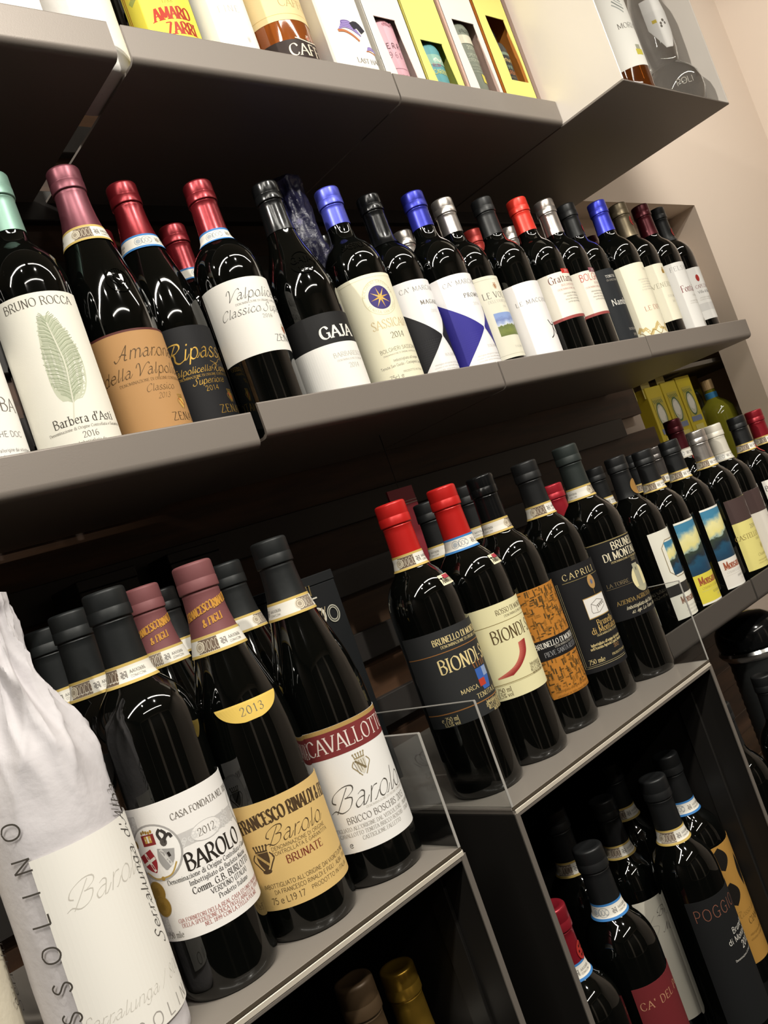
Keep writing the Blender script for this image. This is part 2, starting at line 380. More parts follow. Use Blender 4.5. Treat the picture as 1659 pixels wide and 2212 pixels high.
class Print:
    """flat printing laid over the surface of a bottle (or a plane when kind is None)"""
    def __init__(s, kind, off=.0006, rr=None, flat=None, base=.0003):
        s.base = base; s.b = MB(); s.kind = kind; s.off = off; s.R = rr or (RB[kind] if kind else 1); s.flat = flat; s.n = 0; s.dz = 0.0
    def pt(s, u, v):
        v += s.dz
        off = s.base+(s.off-.0004)*.35+s.n*4e-7 if s.base else s.off+s.n*1.2e-6
        if s.flat: return s.flat(u, v, off)
        r = (prof_r(s.kind, v) if isinstance(s.kind, str) else s.kind(v))+off; t = u/s.R
        return (r*math.sin(t), -r*math.cos(t), v)
    def poly(s, pts, m):
        if s.flat or len(pts) != 4: s.b.face([s.pt(*p) for p in pts], m); return
        a, b, c, d = pts
        st = s.R*.08; n1 = 1+int(max(abs(b[0]-a[0]), abs(c[0]-d[0]))/st); n2 = 1+int(max(abs(d[0]-a[0]), abs(c[0]-b[0]))/st)
        if n1*n2 == 1: s.b.face([s.pt(*p) for p in pts], m); return
        rows = []
        for j in range(n2+1):
            g = j/n2; row = []
            for i in range(n1+1):
                f = i/n1; row.append(s.pt(*[(a[k]*(1-f)+b[k]*f)*(1-g)+(d[k]*(1-f)+c[k]*f)*g for k in (0, 1)]))
            rows.append(row)
        s.b.grid(rows, m)
    def rect(s, u0, v0, u1, v1, m, nv=1):
        s.n += 1
        n = 1+int(abs(u1-u0)/(s.R*.075)) if not s.flat else 1
        s.b.grid([[s.pt(u0+(u1-u0)*i/n, v0+(v1-v0)*j/nv) for i in range(n+1)] for j in range(nv+1)], m)
    def span(s, lf, rf, v0, v1, m, n=10, cols=None):
        s.n += 1
        rows = []
        if not cols: n = max(n, 44)
        for j in range(n+1):
            v = v0+(v1-v0)*j/n; a, b = lf(v), rf(v)
            k = cols or 22
            rows.append([s.pt(a+(b-a)*i/k, v) for i in range(k+1)])
        s.b.grid(rows, m)
    def disc(s, u, v, ru, rv, m, n=20, hole=0.0):
        s.n += 1
        k = 1 if s.flat else 1+int(ru*(1-hole)/(s.R*.075)); rows = []
        for j in range(k+1):
            f = hole+(1-hole)*j/k
            rows.append([s.pt(u+ru*f*math.cos(i/n*2*math.pi), v+rv*f*math.sin(i/n*2*math.pi)) for i in range(n+1)])
        s.b.grid(rows, m)
    def line(s, pts, wd, m):
        s.n += 1
        q = [pts[0]]
        for a, b in zip(pts, pts[1:]):
            k = 1 if s.flat else 1+int(abs(b[0]-a[0])/(s.R*.08))
            q += [(a[0]+(b[0]-a[0])*j/k, a[1]+(b[1]-a[1])*j/k) for j in range(1, k+1)]
        pts = q
        L = []; Rr = []; n = len(pts)
        for i, (x, y) in enumerate(pts):
            a = pts[max(i-1, 0)]; b = pts[min(i+1, n-1)]; dx, dy = b[0]-a[0], b[1]-a[1]; l = math.hypot(dx, dy) or 1
            w_ = wd(i/(n-1)) if callable(wd) else wd
            nx, ny = -dy/l*w_/2, dx/l*w_/2
            L.append(s.pt(x+nx, y+ny)); Rr.append(s.pt(x-nx, y-ny))
        s.b.grid([Rr, L], m)
    def text(s, t, u, v, h, m, style='serif', align='c', track=0.0, weight=1.0, cond=1.0, rot=0.0, arc=None, slope=0.0):
        q, wd = text_polys(t, h, style, track, weight, cond)
        ox = {'c': -wd/2, 'l': 0, 'r': -wd}[align]; cr, sr = math.cos(rot), math.sin(rot)
        for f in q:
            P = []
            for (x, y) in f:
                x += ox
                if arc:                       # text bent on a circle of radius arc
                    a = x/arc; rr = arc+y; x, y = rr*math.sin(a), rr*math.cos(a)-arc
                y += slope*x
                P.append((u+x*cr-y*sr, v+x*sr+y*cr))
            s.poly(P, m)
    def lines(s, rows, u, v, h, m, style='serif', align='c', lead=1.6, **k):
        for r in rows:
            s.text(r, u, v, h, m, style, align, **k); v -= h*lead
    def build(s, name, parent):
        if s.b.f: return s.b.build(name, parent)
def label_patch(kind, W, z0, z1, mat, th=.0003, u0=None, shape=None, name='front_label', parent=None):
    """curved paper label: front face plus a rim that drops back to the glass"""
    R = RB[kind] if isinstance(kind, str) else kind(0.5*(z0+z1))
    pr = (lambda z: prof_r(kind, z)) if isinstance(kind, str) else kind
    a0 = -W/2 if u0 is None else u0
    nu = max(8, int(W/.0028)); nv = max(2, int((z1-z0)/.006))
    b = MB(); rows = []
    for j in range(nv+1):
        v = z0+(z1-z0)*j/nv; row = []
        for i in range(nu+1):
            u = a0+W*i/nu; t = u/R; r = pr(v)+th; row.append((r*math.sin(t), -r*math.cos(t), v))
        rows.append(row)
    b.grid(rows, mat)
    def drop(p, k=th+.0003):
        l = math.hypot(p[0], p[1]); f = (l-k)/l; return (p[0]*f, p[1]*f, p[2])
    for e in (rows[0], rows[-1][::-1], [r[0] for r in rows][::-1], [r[-1] for r in rows]):
        b.grid([[drop(p) for p in e], e], mat)
    b.smooth = True
    return b.build(name, parent)

# neck bands, shared meshes
def band_mesh(kind, typ, zt, rot):
    k = ('band', kind, typ, zt, rot)
    if k in _mc: return _mc[k]
    R = prof_r(kind, zt-.008)+.0009; h = .0155
    P = Print(kind, .0011, rr=R, base=.0008)
    edge = {'docg': ink('c8ad62'), 'doc': ink('3f7fc0'), 'plain': ink('b9b2a2')}[typ]; pw = ink('e6e2d8'); br = ink('6d5c4d')
    z0 = zt-h
    full = math.pi*R
    P.rect(-full, z0, full, z0+.0022, edge, 2); P.rect(-full, zt-.0022, full, zt, edge, 2); P.rect(-full, z0+.0022, full, zt-.0022, pw, 10)
    P.off = .0013
    for base in (-.055+rot, rot):
        if typ == 'docg':
            P.rect(base-.001, z0+.0024, base+.0165, zt-.0024, br, 10); P.off = .0015
            P.disc(base+.0005, z0+.0078, .0045, .0045, ink('d9cfba')); P.off = .0016
            P.disc(base+.0005, z0+.0078, .0036, .0036, ink('a39784'), hole=.8); P.disc(base+.0005, z0+.0078, .002, .002, ink('a39784'))
            P.text('DOCG', base+.0108, z0+.0040, .0076, ink('e6dcc8'), 'sans', cond=.42, weight=.45, track=2)
        else:
            P.off = .0014
            P.disc(base, z0+.0078, .0042, .0042, ink('9aa0a6'), hole=.86); P.disc(base, z0+.0078, .0026, .0026, ink('a9afb4'))
            P.text('DOC', base+.009, z0+.0052, .005, ink('8d949b'), 'sans', cond=.7); P.disc(base+.009, z0+.0078, .006, .0046, ink('9aa0a6'), hole=.9)
        P.off = .0014
        qx = base+.0185
        for a in range(5):
            for c_ in range(5):
                if (a*7+c_*5+a*c_) % 3: P.rect(qx+a*.0010, z0+.0048+c_*.0011, qx+a*.0010+.0009, z0+.0048+c_*.0011+.0009, ink('8c8781'))
        P.text('AAIX0686', base+.0255, z0+.0072, .0026, ink('55504a'), 'sans', 'l', cond=.8); P.text('CON41CZNK', base+.0255, z0+.0040, .0019, ink('7b756d'), 'sans', 'l', cond=.8)
        P.off = .0011
    _mc[k] = P.b.mesh('neck_band'); return _mc[k]

def bottle(kind, x, y, z, rz, desc, cap, caplen=.062, band=None, bandz=None, bandrot=0.0, H=.30, group=None, glass=None, name='wine_bottle', cat='bottle'):
    """returns the Empty; z is the height of the surface it stands on (camera level = 0)"""
    t = empty(name, (x, y, ZC+z), math.radians(rz)); tag(t, desc, cat, group)
    t.scale = (1, 1, H/.30)
    link('glass_body', glass_mesh(kind, glass or glass_black), t)
    if cap: link('capsule', cap_mesh(kind, caplen, cap), t)
    if band: link('neck_band', band_mesh(kind, band, bandz or (.30-caplen+.010), bandrot), t)
    return t

# ================================================================== THE ROOM
beige = M('beige_plaster', 'd0c1b3', .55, spec=.35, bump=(60, .05, .002))
beige_in = M('niche_plaster', 'd2c2b0', .6, spec=.3)
X0, X1, Y0, YW = -2.6, 3.06, -3.0, 0.98
NX0, NX1, NZ1, NZ0 = 1.70, 2.346, .599, -.30        # wall niche
def zbox(b, a, c, m, bevel=0): b.box((a[0], a[1], ZC+a[2]), (c[0], c[1], ZC+c[2]), m, bevel)
b = MB(); b.box((X0-.1, Y0-.1, -.1), (X1+.1, 1.6, 0), M('floor_tiles', '1c1815', .4, noise=(2, '151210', (1, 1, 1)))); struct(b.build('floor'))
b = MB(); b.box((X0-.1, Y0-.1, CEIL), (X1+.1, 1.6, CEIL+.1), M('ceiling_paint', 'b9b2a8', .8)); struct(b.build('ceiling'))
b = MB()
zbox(b, (X0, YW, -ZC), (NX0, YW+.08, CEIL-ZC), beige)
zbox(b, (NX0, YW, NZ1), (NX1, YW+.08, CEIL-ZC), beige)
zbox(b, (NX1, YW, -ZC), (X1, YW+.08, CEIL-ZC), beige)
zbox(b, (NX0, YW, -ZC), (NX1, YW+.08, NZ0), beige)
zbox(b, (NX0, YW+.08, .34), (NX1, YW+.10, NZ1+.02), beige_in)          # back of the upper niche
zbox(b, (1.55, YW+.10, .34), (2.75, 1.50, .36), beige_in)              # roof, back and sides of the deep compartment
zbox(b, (1.55, 1.48, -.32), (2.75, 1.50, .34), beige_in)
zbox(b, (1.53, YW+.08, -.32), (1.55, 1.50, .36), beige_in)
zbox(b, (2.75, YW+.08, -.32), (2.77, 1.50, .36), beige_in)
zbox(b, (1.55, YW+.08, -.32), (2.75, 1.50, NZ0), beige_in)
wall_back = struct(b.build('wall_back'))
b = MB(); b.box((X1, Y0, 0), (X1+.1, YW+.08, CEIL), beige); struct(b.build('wall_right'))
darkwall = M('dark_wood_panel', '3a2e25', .5, noise=(3, '2c231c', (1, 1, 12)))
b = MB(); b.box((X0-.1, Y0, 0), (X0, YW+.08, CEIL), darkwall); struct(b.build('wall_left'))
b = MB(); b.box((X0, Y0-.1, 0), (X1, Y0, CEIL), beige); wf = struct(b.build('wall_front'))
for xx in (-2.5, -.60, 1.30):           # unseen dark wood panels, added to put pale bands in the bottle reflections
    b = MB(); b.box((xx, Y0, .05), (xx+1.55, Y0+.03, 2.75), darkwall, .003); b.build('reflection_panel', wf)

# planks and rails behind the shelves, each one a piece of the wall
wood = [M('plank_wood_%d' % i, c, .55, noise=(7, d, (1, 1, 9))) for i, (c, d) in enumerate((('4d3524', '37261a'), ('553a26', '3c2a1c'), ('46311f', '322317')))]
rail = M('rail_dark', '2f2c2a', .5, bump=(300, .1, .0005))
pitch = .0945
for i in range(-8, 9):
    zt = .0905+i*pitch
    x1 = 1.70 - (.03 if i % 2 else 0)
    b = MB(); zbox(b, (-1.2, .958, zt-.0385-.058), (x1, .98, zt-.0385+.002), wood[i % 3], .001); b.build('plank', wall_back)
    if zt > -.27: b = MB(); zbox(b, (-1.2, .945, zt-.040), (1.565, .98, zt), rail, .001); b.build('rail', wall_back)
    else: b = MB(); zbox(b, (-1.2, .957, zt-.038), (1.70, .98, zt-.0003), wood[(i+1) % 3], .001); b.build('plank', wall_back)

# ================================================================== SHELVES
def shelf_unit(x0, x1, yf, zb, lip, desc, group, mat=metal_grey, yb=.945):
    """folded sheet: floor, rounded front corner, upright lip"""
    t = empty('shelf_unit', ((x0+x1)/2, yf, ZC+zb)); tag(t, desc, 'shelf', group)
    th = .003; r = .006; w2 = (x1-x0)/2
    r = .008
    outer = [(yb-yf, 0), (r+.0006, 0)] + [(r-r*math.sin(a), r-r*math.cos(a)) for a in [k*math.pi/12 for k in range(0, 7)]] + [(0, r+.0006), (0, lip-.0016), (0, lip-.001), (.0008, lip)]
    inner = [(yb-yf, th), (r+.001, th), (th+.001, th+.002), (th, r+.001), (th, lip-.001), (th-.0008, lip)]
    b = MB(); loop = outer + inner[::-1]
    ra = [(-w2, p[0], p[1]) for p in loop]; rb = [(w2, p[0], p[1]) for p in loop]
    b.grid([ra, rb], mat, closed=True)
    n = len(outer)
    for xx, fl in ((-w2, 0), (w2, 1)):
        q = [(xx, p[0], p[1]) for p in loop]
        k = len(q); i0 = len(b.v); b.v += q
        tri = tessellate_polygon([[Vector(p) for p in q]])
        for tr in tri: b.f.append(tuple(i0+j for j in (tr if fl else tr[::-1]))); b.m.append(b.mi(mat))
    b.smooth = True
    b.build('shelf_pan', t)
    return t
YL = .675
G1, G2, G3 = 'metal shelf units of the top row', 'metal shelf units of the middle row', 'metal shelf units of the lower right row'
Z1, Z2 = .546, .1428
shelf_unit(.02, .480, YL-.002, Z1+.001, .0405, 'grey metal shelf at the top left corner holding white wrapped boxes', G1)
shelf_unit(.497, .8855, YL, Z1, .0425, 'grey metal top shelf carrying the amber bottle and yellow-labelled bottle', G1)
shelf_unit(.8885, 1.262, YL, Z1, .0410, 'grey metal top shelf carrying the gift boxes with windows', G1)
shelf_unit(.03, .4885, YL, Z2-.008, .0365, 'grey metal middle shelf at the left, under the feather label bottle', G2)
shelf_unit(.4995, .8845, YL, Z2, .0368, 'grey metal middle shelf under the purple star label bottle', G2)
shelf_unit(.888, 1.2675, YL, Z2, .0368, 'grey metal middle shelf under the landscape label bottle', G2)
shelf_unit(1.2695, 1.648, YL, Z2+.001, .0365, 'grey metal middle shelf at the right end beside the beige wall', G2)
ZT = -.283
shelf_unit(.955, 1.308, YL, ZT, .0385, 'dark grey metal shelf under the painted landscape label bottles', G3, metal_dark)
shelf_unit(1.3135, 1.69, YL, ZT, .0385, 'dark grey metal shelf cut by the right edge of the photo', G3, metal_dark)

# end box at the right of the top row
eb = empty('end_box', (1.2635, .56, ZC+Z1)); tag(eb, 'pale metal open box at the right end of the top shelf', 'display box')
W, D, HH = .368, .385, .40
def part(nm, a, c, m, par, bev=.0006):
    b = MB(); b.box(a, c, m, bev); return b.build(nm, par)
part('bottom_panel', (0, 0, -.001), (W, D, .002), metal_grey, eb)
part('side_panel', (0, 0, .002), (.0025, D, HH), metal_light, eb)
part('side_panel', (W-.0025, 0, .002), (W, D, HH), metal_light, eb)
part('back_panel', (.0025, D-.003, .002), (W-.0025, D, HH), M('box_back', 'b9b0a6', .5), eb)

# display cabinets: open fronted boxes that carry the lower row
inner_black = M('cabinet_black', '211f1d', .5, metal=.1)
edge_metal = M('cabinet_edge', '7d766f', .38, metal=.4, bump=(700, .1, .0004))
def cabinet(x0, x1, desc):
    YB, ZBt, ZBb = .562, -.2605, -.665
    t = empty('display_cabinet', (x0, YB, ZC+ZBb)); tag(t, desc, 'cabinet', 'open metal cabinets in the lower row')
    W = x1-x0; D = .365; Hh = ZBt-ZBb
    b = MB(); b.box((0, .001, Hh-.004), (W, D, Hh), edge_metal, .0006); b.build('top_panel', t)
    part('front_rim', (.002, -.0006, Hh-.0042), (W-.002, .0006, Hh-.0002), M('bright_rim', 'd8cfc0', .3, metal=.3), t, .0003)
    part('lower_rim', (.002, 0, Hh-.0075), (W-.002, .010, Hh-.0044), edge_metal, t, .0005)
    part('bottom_panel', (.004, 0, 0), (W-.004, D, .004), inner_black, t)
    for sx in (0, 1):
        a = 0 if sx == 0 else W-.004
        p = part('side_panel', (a, .001, 0), (a+.004, D, Hh-.004), inner_black, t)
        f0, f1 = (0.0, .006) if sx == 0 else (W-.006, W)
        q = part('front_edge', (f0, -.0005, 0), (f1, .0012, Hh-.003), edge_metal, p, .0003)
    part('back_panel', (.004, D-.004, .004), (W-.004, D, Hh-.004), inner_black, t)
    part('flange', (W-.0075, .035, .004), (W-.004, .060, Hh-.004), inner_black, t)
    return t
cabinet(.060, .4645, 'open black cabinet with a gold capped bottle inside, lower left')
cabinet(.534, .9265, 'open black cabinet filled with black capped bottles, lower right')
AC = acrylic()
def tray(x0, x1, desc):
    t = empty('acrylic_tray', (x0, .563, ZC-.2605)); tag(t, desc, 'tray', 'clear acrylic trays on the cabinets')
    W = x1-x0; D = .362
    ed = M('acrylic_edge', 'a09d98', .25, spec=.6)
    part('base_sheet', (0, 0, .0002), (W, D, .003), M('acrylic_base', '8d867e', .22, spec=.5, coat=.3), t, .0003)
    part('front_edge', (.0004, -.0007, .0004), (W-.0004, -.0001, .0029), M('acrylic_dark_edge', '4a4238', .3), t, 0)
    for sx in (0, W-.003):
        p = part('side_panel', (sx, 0, .0031), (sx+.003, .30, .104), AC, t, 0)
        part('panel_edge', (sx+.0002, -.0006, .0031), (sx+.0028, 0.0, .104), ed, p, 0)
        part('panel_edge', (sx+.0002, 0, .104), (sx+.0028, .30, .1046), ed, p, 0)
tray(.066, .4625, 'clear acrylic tray under the three front bottles, lower left')
tray(.5335, .9265, 'clear acrylic tray under the red capped bottles, lower right')
ZB = -.2575

# low shelf right of the cabinets
b = MB(); zbox(b, (.95, .60, -.669), (1.75, .945, -.664), metal_dark, .0008); o = b.build('low_shelf'); tag(o, 'dark low shelf right of the cabinets with black bottles', 'shelf')
# floor plinth that carries the cabinets
b = MB(); b.box((-.4, .57, 0), (1.75, .94, ZC-.669), M('plinth', '1b1917', .6), .002); o = b.build('plinth'); tag(o, 'black plinth under the cabinets', 'plinth')

# ================================================================== LAMPS
lamp_white = M('lamp_body', 'e8e4dc', .5)
def emit(name, col, st):
    m = bpy.data.materials.new(name); m.use_nodes = True; nt = m.node_tree
    b = nt.nodes['Principled BSDF']; b.inputs['Base Color'].default_value = (0, 0, 0, 1)
    b.inputs['Emission Color'].default_value = (*col, 1); b.inputs['Emission Strength'].default_value = st
    return m
for i, (x, y, ln, wd, ax, pw) in enumerate(LAMPS):
    t = empty('strip_lamp', (x, y, CEIL)); tag(t, 'long white ceiling strip lamp, number %s from the left wall' % ('one', 'two', 'three')[i], 'lamp', 'ceiling strip lamps')
    b = MB(); b.box((-ln/2-.01, -wd/2-.02, -.05), (ln/2+.01, wd/2+.02, 0), lamp_white, .003); b.build('lamp_body', t)
    o = area('lamp_light', (x, y, CEIL-.055), (0, 0, 0), ln, wd, pw, WARM)
for i, (x, y, tg, pw, ha) in enumerate(SPOTS):
    t = empty('spot_lamp', (x, y, CEIL)); tag(t, 'white ceiling spot lamp turned to the shelves, number %s' % ('one', 'two', 'three', 'four, added to brighten the end box')[i], 'lamp', 'ceiling spot lamps')
    b = MB(); b.lathe([(.001, 0), (.05, 0), (.05, -.02), (.012, -.022), (.012, -.06), (.001, -.06)], lamp_white, 20); b.build('lamp_base', t)
    d = (Vector(tg)-Vector((x, y, CEIL-.10))).normalized()
    l = bpy.data.lights.new('spot_light', 'SPOT'); l.energy = pw*4; l.color = WARM; l.spot_size = math.radians(ha*2); l.spot_blend = .6; l.shadow_soft_size = .03
    o = bpy.data.objects.new('spot_light', l); C.objects.link(o); o.location = Vector((x, y, CEIL-.14))+d*.004; o.rotation_euler = d.to_track_quat('-Z', 'Y').to_euler()
    b = MB(); b.lathe([(.045, 0), (.04, .07), (.02, .10), (.001, .10)], lamp_white, 20); h = b.build('lamp_head', t); h.location = (0, 0, -.14)
    h.rotation_euler = d.to_track_quat('-Z', 'Y').to_euler()

# ================================================================== BOTTLES
GM, GL, GR, GC = 'wine bottles on the middle shelf', 'wine bottles on the lower left cabinet', 'wine bottles on the lower right cabinet', 'wine bottles inside the cabinet'
K = ink('2b2622'); KG = ink('6d665e'); LG = ink('b9b3a8'); WH = ink('efece4'); RED = ink('a8322c'); GOLD = goldink(); BRN = ink('7a4a36')
black_cap = foil('1d1e1f', .42, .25); black_gloss = foil('141516', .2, .3); slate_cap = foil('191c1d', .46, .2)
darkred = foil('7a1f26', .28, .55); aub = foil('74404a', .36, .5); red_cap = foil('c3221f', .34, .25); orange_red = foil('e0392b', .36, .25)
blue_cap = foil('4a50b8', .36, .5); navy_cap = foil('2c3198', .34, .5); silver_cap = foil('c9c2bc', .28, .85); green_cap = foil('7fa294', .45, .4)
bronze_cap = foil('6f6450', .4, .6); maroon_cap = foil('4f1820', .34, .5); wine_cap = foil('7b4a4c', .55, .15); gold_cap = foil('c9a040', .3, .85)
def lab(t, kind, W, z0, z1, hexcol, uc=0.0, name='front_label'):
    return label_patch(kind, W, z0, z1, paper(hexcol), u0=uc-W/2, name=name, parent=t)
def crest(P, u, v, s, m1, m2=None, m3=None):
    """shield with a crown and leaves"""
    m2 = m2 or m1; m3 = m3 or m1
    P.span(lambda q: u-s*.5*(1-max(0, (v-q)/s)**2*.9), lambda q: u+s*.5*(1-max(0, (v-q)/s)**2*.9), v-s*.98, v+s*.35, m1, 6, 3)
    o = P.off; P.off = o+.00012
    P.line([(u-s*.5, v+s*.3), (u+s*.35, v-s*.6)], s*.18, m2); P.off = o
    for k in (-.4, -.2, 0, .2, .4):
        P.line([(u+k*s, v+s*.42), (u+k*s*1.3, v+s*.8)], s*.1, m3); P.disc(u+k*s*1.3, v+s*.84, s*.09, s*.09, m3, 8)
    P.line([(u-s*.5, v+s*.45), (u+s*.5, v+s*.45)], s*.12, m3)
    for sg in (-1, 1):
        P.line(bez([(u+sg*s*.6, v+s*.3), (u+sg*s*.85, v-s*.1), (u+sg*s*.6, v-s*.5), (u+sg*s*.2, v-s*1.1)], 3), s*.1, m3)
def seal(t, kind, z, mat, u=0.0, r=.008, nm='seal', rr=None, dots=None):
    R = rr or prof_r(kind, z)
    P = Print(kind, .0016, rr=R, base=.0011); P.disc(u, z, r*.72, r, mat, 20)
    if dots:
        P.off = .0018
        for k in range(6): P.disc(u+r*.35*math.cos(k*1.05), z+r*.55*math.sin(k*1.05), r*.13, r*.16, dots, 8)
    return P.build(nm, t)
def small(P, n, u, v, h, wd, m, lead=1.75):
    words = ['imbottigliato', 'allorigine', 'dai', 'viticoltori', 'in', 'italia', 'tenuta', 'della', 'cantina', 'azienda', 'agricola', 'denominazione', 'di', 'origine', 'controllata']
    for k in range(n):
        s_ = ''; j = k*3
        while text_width(s_, h, 'sans')*.8 < wd: s_ += words[j % len(words)]+' '; j += 1
        P.text(s_.strip(), u, v-k*h*lead, h, m, 'sans', cond=.8)

ZS = Z2+.003
F = {}
# --- middle shelf, front row ------------------------------------------------
t = bottle('bordeaux', .253, .735, ZS-.008, -14, 'wine bottle with white label cut by the left edge, middle shelf', black_cap, group=GM)
L = lab(t, 'bordeaux', .10, .02, .130, 'f2f0ec'); P = Print('bordeaux')
P.text("d'ALBA", .018, .078, .012, KG, 'serif'); P.disc(.018, .11, .012, .016, ink('c98d6a'), hole=.55); P.text('LANGHE DOC', .018, .055, .005, KG, 'sans'); small(P, 3, .018, .042, .003, .05, KG); P.build('print', L)

t = bottle('bordeaux', .331, .717, ZS-.008, -22, 'wine bottle with pale green capsule and green feather label', green_cap, .058, group=GM)
L = lab(t, 'bordeaux', .092, .025, .172, 'eeebdf'); P = Print('bordeaux')
P.text('BRUNO ROCCA', .004, .160, .0076, ink('5b564d'), 'serif', cond=.86)
fe = [ink('a9b197'), ink('b9bfa6'), ink('98a184')]
def feather(P, u, v0, v1, W):
    n = 62
    P.span(lambda q: u+.004*math.sin((q-v0)*40)-W*math.sin(min(1, max(.0, (q-v0)/(v1-v0)))**.72*math.pi*.97)**.55, lambda q: u+.004*math.sin((q-v0)*40)+W*math.sin(min(1, max(.0, (q-v0)/(v1-v0)))**.72*math.pi*.97)**.55, v0, v1, ink('c6cab3'), 26, 6)
    P.off += .0001
    for i in range(n):
        q = v0+(v1-v0)*i/n*.97; f = (i+.5)/n; hw = W*math.sin(f**.72*math.pi*.97)**.55
        cu = u+.004*math.sin((q-v0)*40)
        for sg in (-1, 1):
            jj = random.uniform(.82, 1.05); P.line([(cu, q), (cu+sg*hw*.55*jj, q+.0055), (cu+sg*hw*jj, q+.007)], .0006, fe[(i+(sg > 0)) % 3])
    P.line([(u-.002+.004*math.sin(-.016*40), v0-.016), (u+.004*math.sin(0), v0), (u+.004*math.sin(.03*40), v0+.03), (u+.004*math.sin((v1-v0)*20), (v0+v1)/2), (u+.004*math.sin((v1-v0)*38), v1-.006)], .0011, ink('d9d8c6'))
feather(P, .004, .070, .150, .0165)
P.off = .0006
P.text("Barbera d'Asti", .010, .0515, .0078, ink('4b463e'), 'serif', cond=.85); P.text('Denominazione di Origine Controllata e Garantita', .010, .0465, .0026, KG, 'serif', cond=.9)
P.text('2016', .010, .0385, .0052, KG, 'serif'); P.lines(['Imbottigliato da', 'az. agr. di Bruno Rocca'], .010, .0335, .0026, KG, 'serif'); P.build('print', L)

t = bottle('burgundy', .409, .727, ZS-.008, -20, 'wine bottle with aubergine capsule and kraft brown script label', aub, .072, 'docg', .237, -.012, H=.316, group=GM)
L = lab(t, 'burgundy', .128, .02, .128, 'b98d5c'); P = Print('burgundy')
P.rect(-.064, .126, .064, .128, ink('5c2f2a'))
c_ = ink('5a4328'); P.text('Amarone', .016, .101, .0125, c_, 'script', weight=1.1); P.text('della Valpolicella', .016, .0845, .0105, c_, 'script', weight=1.1)
P.text('DENOMINAZIONE DI ORIGINE CONTROLLATA', .016, .0785, .0026, c_, 'serif'); P.text('Classico', .016, .069, .0065, c_, 'script'); P.text('2013', .016, .0615, .0048, c_, 'script')
crest(P, .036, .058, .007, ink('d9b25a'), ink('b04a30'), GOLD); P.text('ZENATO', .040, .0395, .0075, ink('41301f'), 'serif', track=2.5); P.build('print', L)
for du in (-.045, .012):                          # embossed crests on the shoulder
    P = Print('burgundy', .0007, base=0); P.R = .036; crest(P, du, .178, .009, glass_black, glass_black, glass_black); P.disc(du, .176, .013, .013, glass_black, hole=.86); P.build('embossed_crest', t)

t = bottle('burgundy', .4855, .757, ZS-.001, -20, 'wine bottle with dark red capsule and black label with gold script', darkred, .070, 'doc', .239, -.006, H=.313, group=GM)
L = lab(t, 'burgundy', .128, .02, .132, '17171a'); P = Print('burgundy')
P.text('Ripassa', .014, .098, .0165, GOLD, 'script', weight=1.15); P.line(bez([(.022, .094), (.030, .0915), (.038, .0965), (.045, .0955)], 4), .0005, GOLD)
P.text('Valpolicella Ripasso', .014, .0835, .0066, GOLD, 'script', weight=1.3); P.text('DENOMINAZIONE DI ORIGINE CONTROLLATA', .014, .079, .0024, GOLD, 'serif'); P.text('Superiore', .014, .0715, .0066, GOLD, 'script', weight=1.3); P.text('2014', .014, .064, .005, GOLD, 'sans', track=2)
crest(P, .036, .058, .007, GOLD, RED, GOLD); P.text('ZENATO', .038, .040, .008, GOLD, 'serif', track=2.5); P.build('print', L)

t = bottle('bordeaux', .560, .728, ZS, -16, 'wine bottle with glossy dark red capsule and white script label', darkred, .066, 'doc', .241, -.012, group=GM)
L = lab(t, 'bordeaux', .112, .090, .174, 'eeebe4'); P = Print('bordeaux')
P.text('Valpolicella', .014, .151, .0115, ink('4b4843'), 'script', weight=.9); P.text('DENOMINAZIONE DI ORIGINE CONTROLLATA', .014, .1455, .0022, KG, 'serif'); P.text('Classico Superiore', .014, .1345, .0095, ink('4b4843'), 'script', weight=.9); P.text('2016', .014, .127, .0042, KG, 'serif', track=3)
crest(P, .034, .115, .006, ink('a3402f'), GOLD, ink('cabf9f')); P.text('ZENATO', .036, .100, .0076, K, 'serif', track=2); P.build('print', L)

t = bottle('sloped', .650, .724, ZS, -22, 'wine bottle with black capsule, black upper label and white lower label', black_gloss, .062, group=GM)
L = lab(t, 'sloped', .124, .016, .125, '1b1b1c'); P = Print('sloped')
P.rect(-.062, .016, .062, .089, ink('f3f1ec')); P.off = .0008
P.text('GAJA', .012, .0955, .0135, WH, 'bold'); P.text('BARBARESCO', .018, .072, .0052, LG, 'serif'); P.text('DENOMINAZIONE DI ORIGINE', .018, .067, .0022, LG, 'serif'); P.text('2014', .018, .058, .0055, LG, 'serif'); small(P, 1, .018, .031, .0028, .05, LG); P.build('print', L)
P = Print('sloped', .0009, base=0); P.R = .034; P.disc(.002, .190, .017, .0155, glass_black, hole=.88); P.text('GAJA', .002, .1895, .0085, glass_black, 'black'); P.text('1859', .002, .179, .0062, glass_black, 'black'); P.b.smooth = False; P.build('embossed_seal', t)

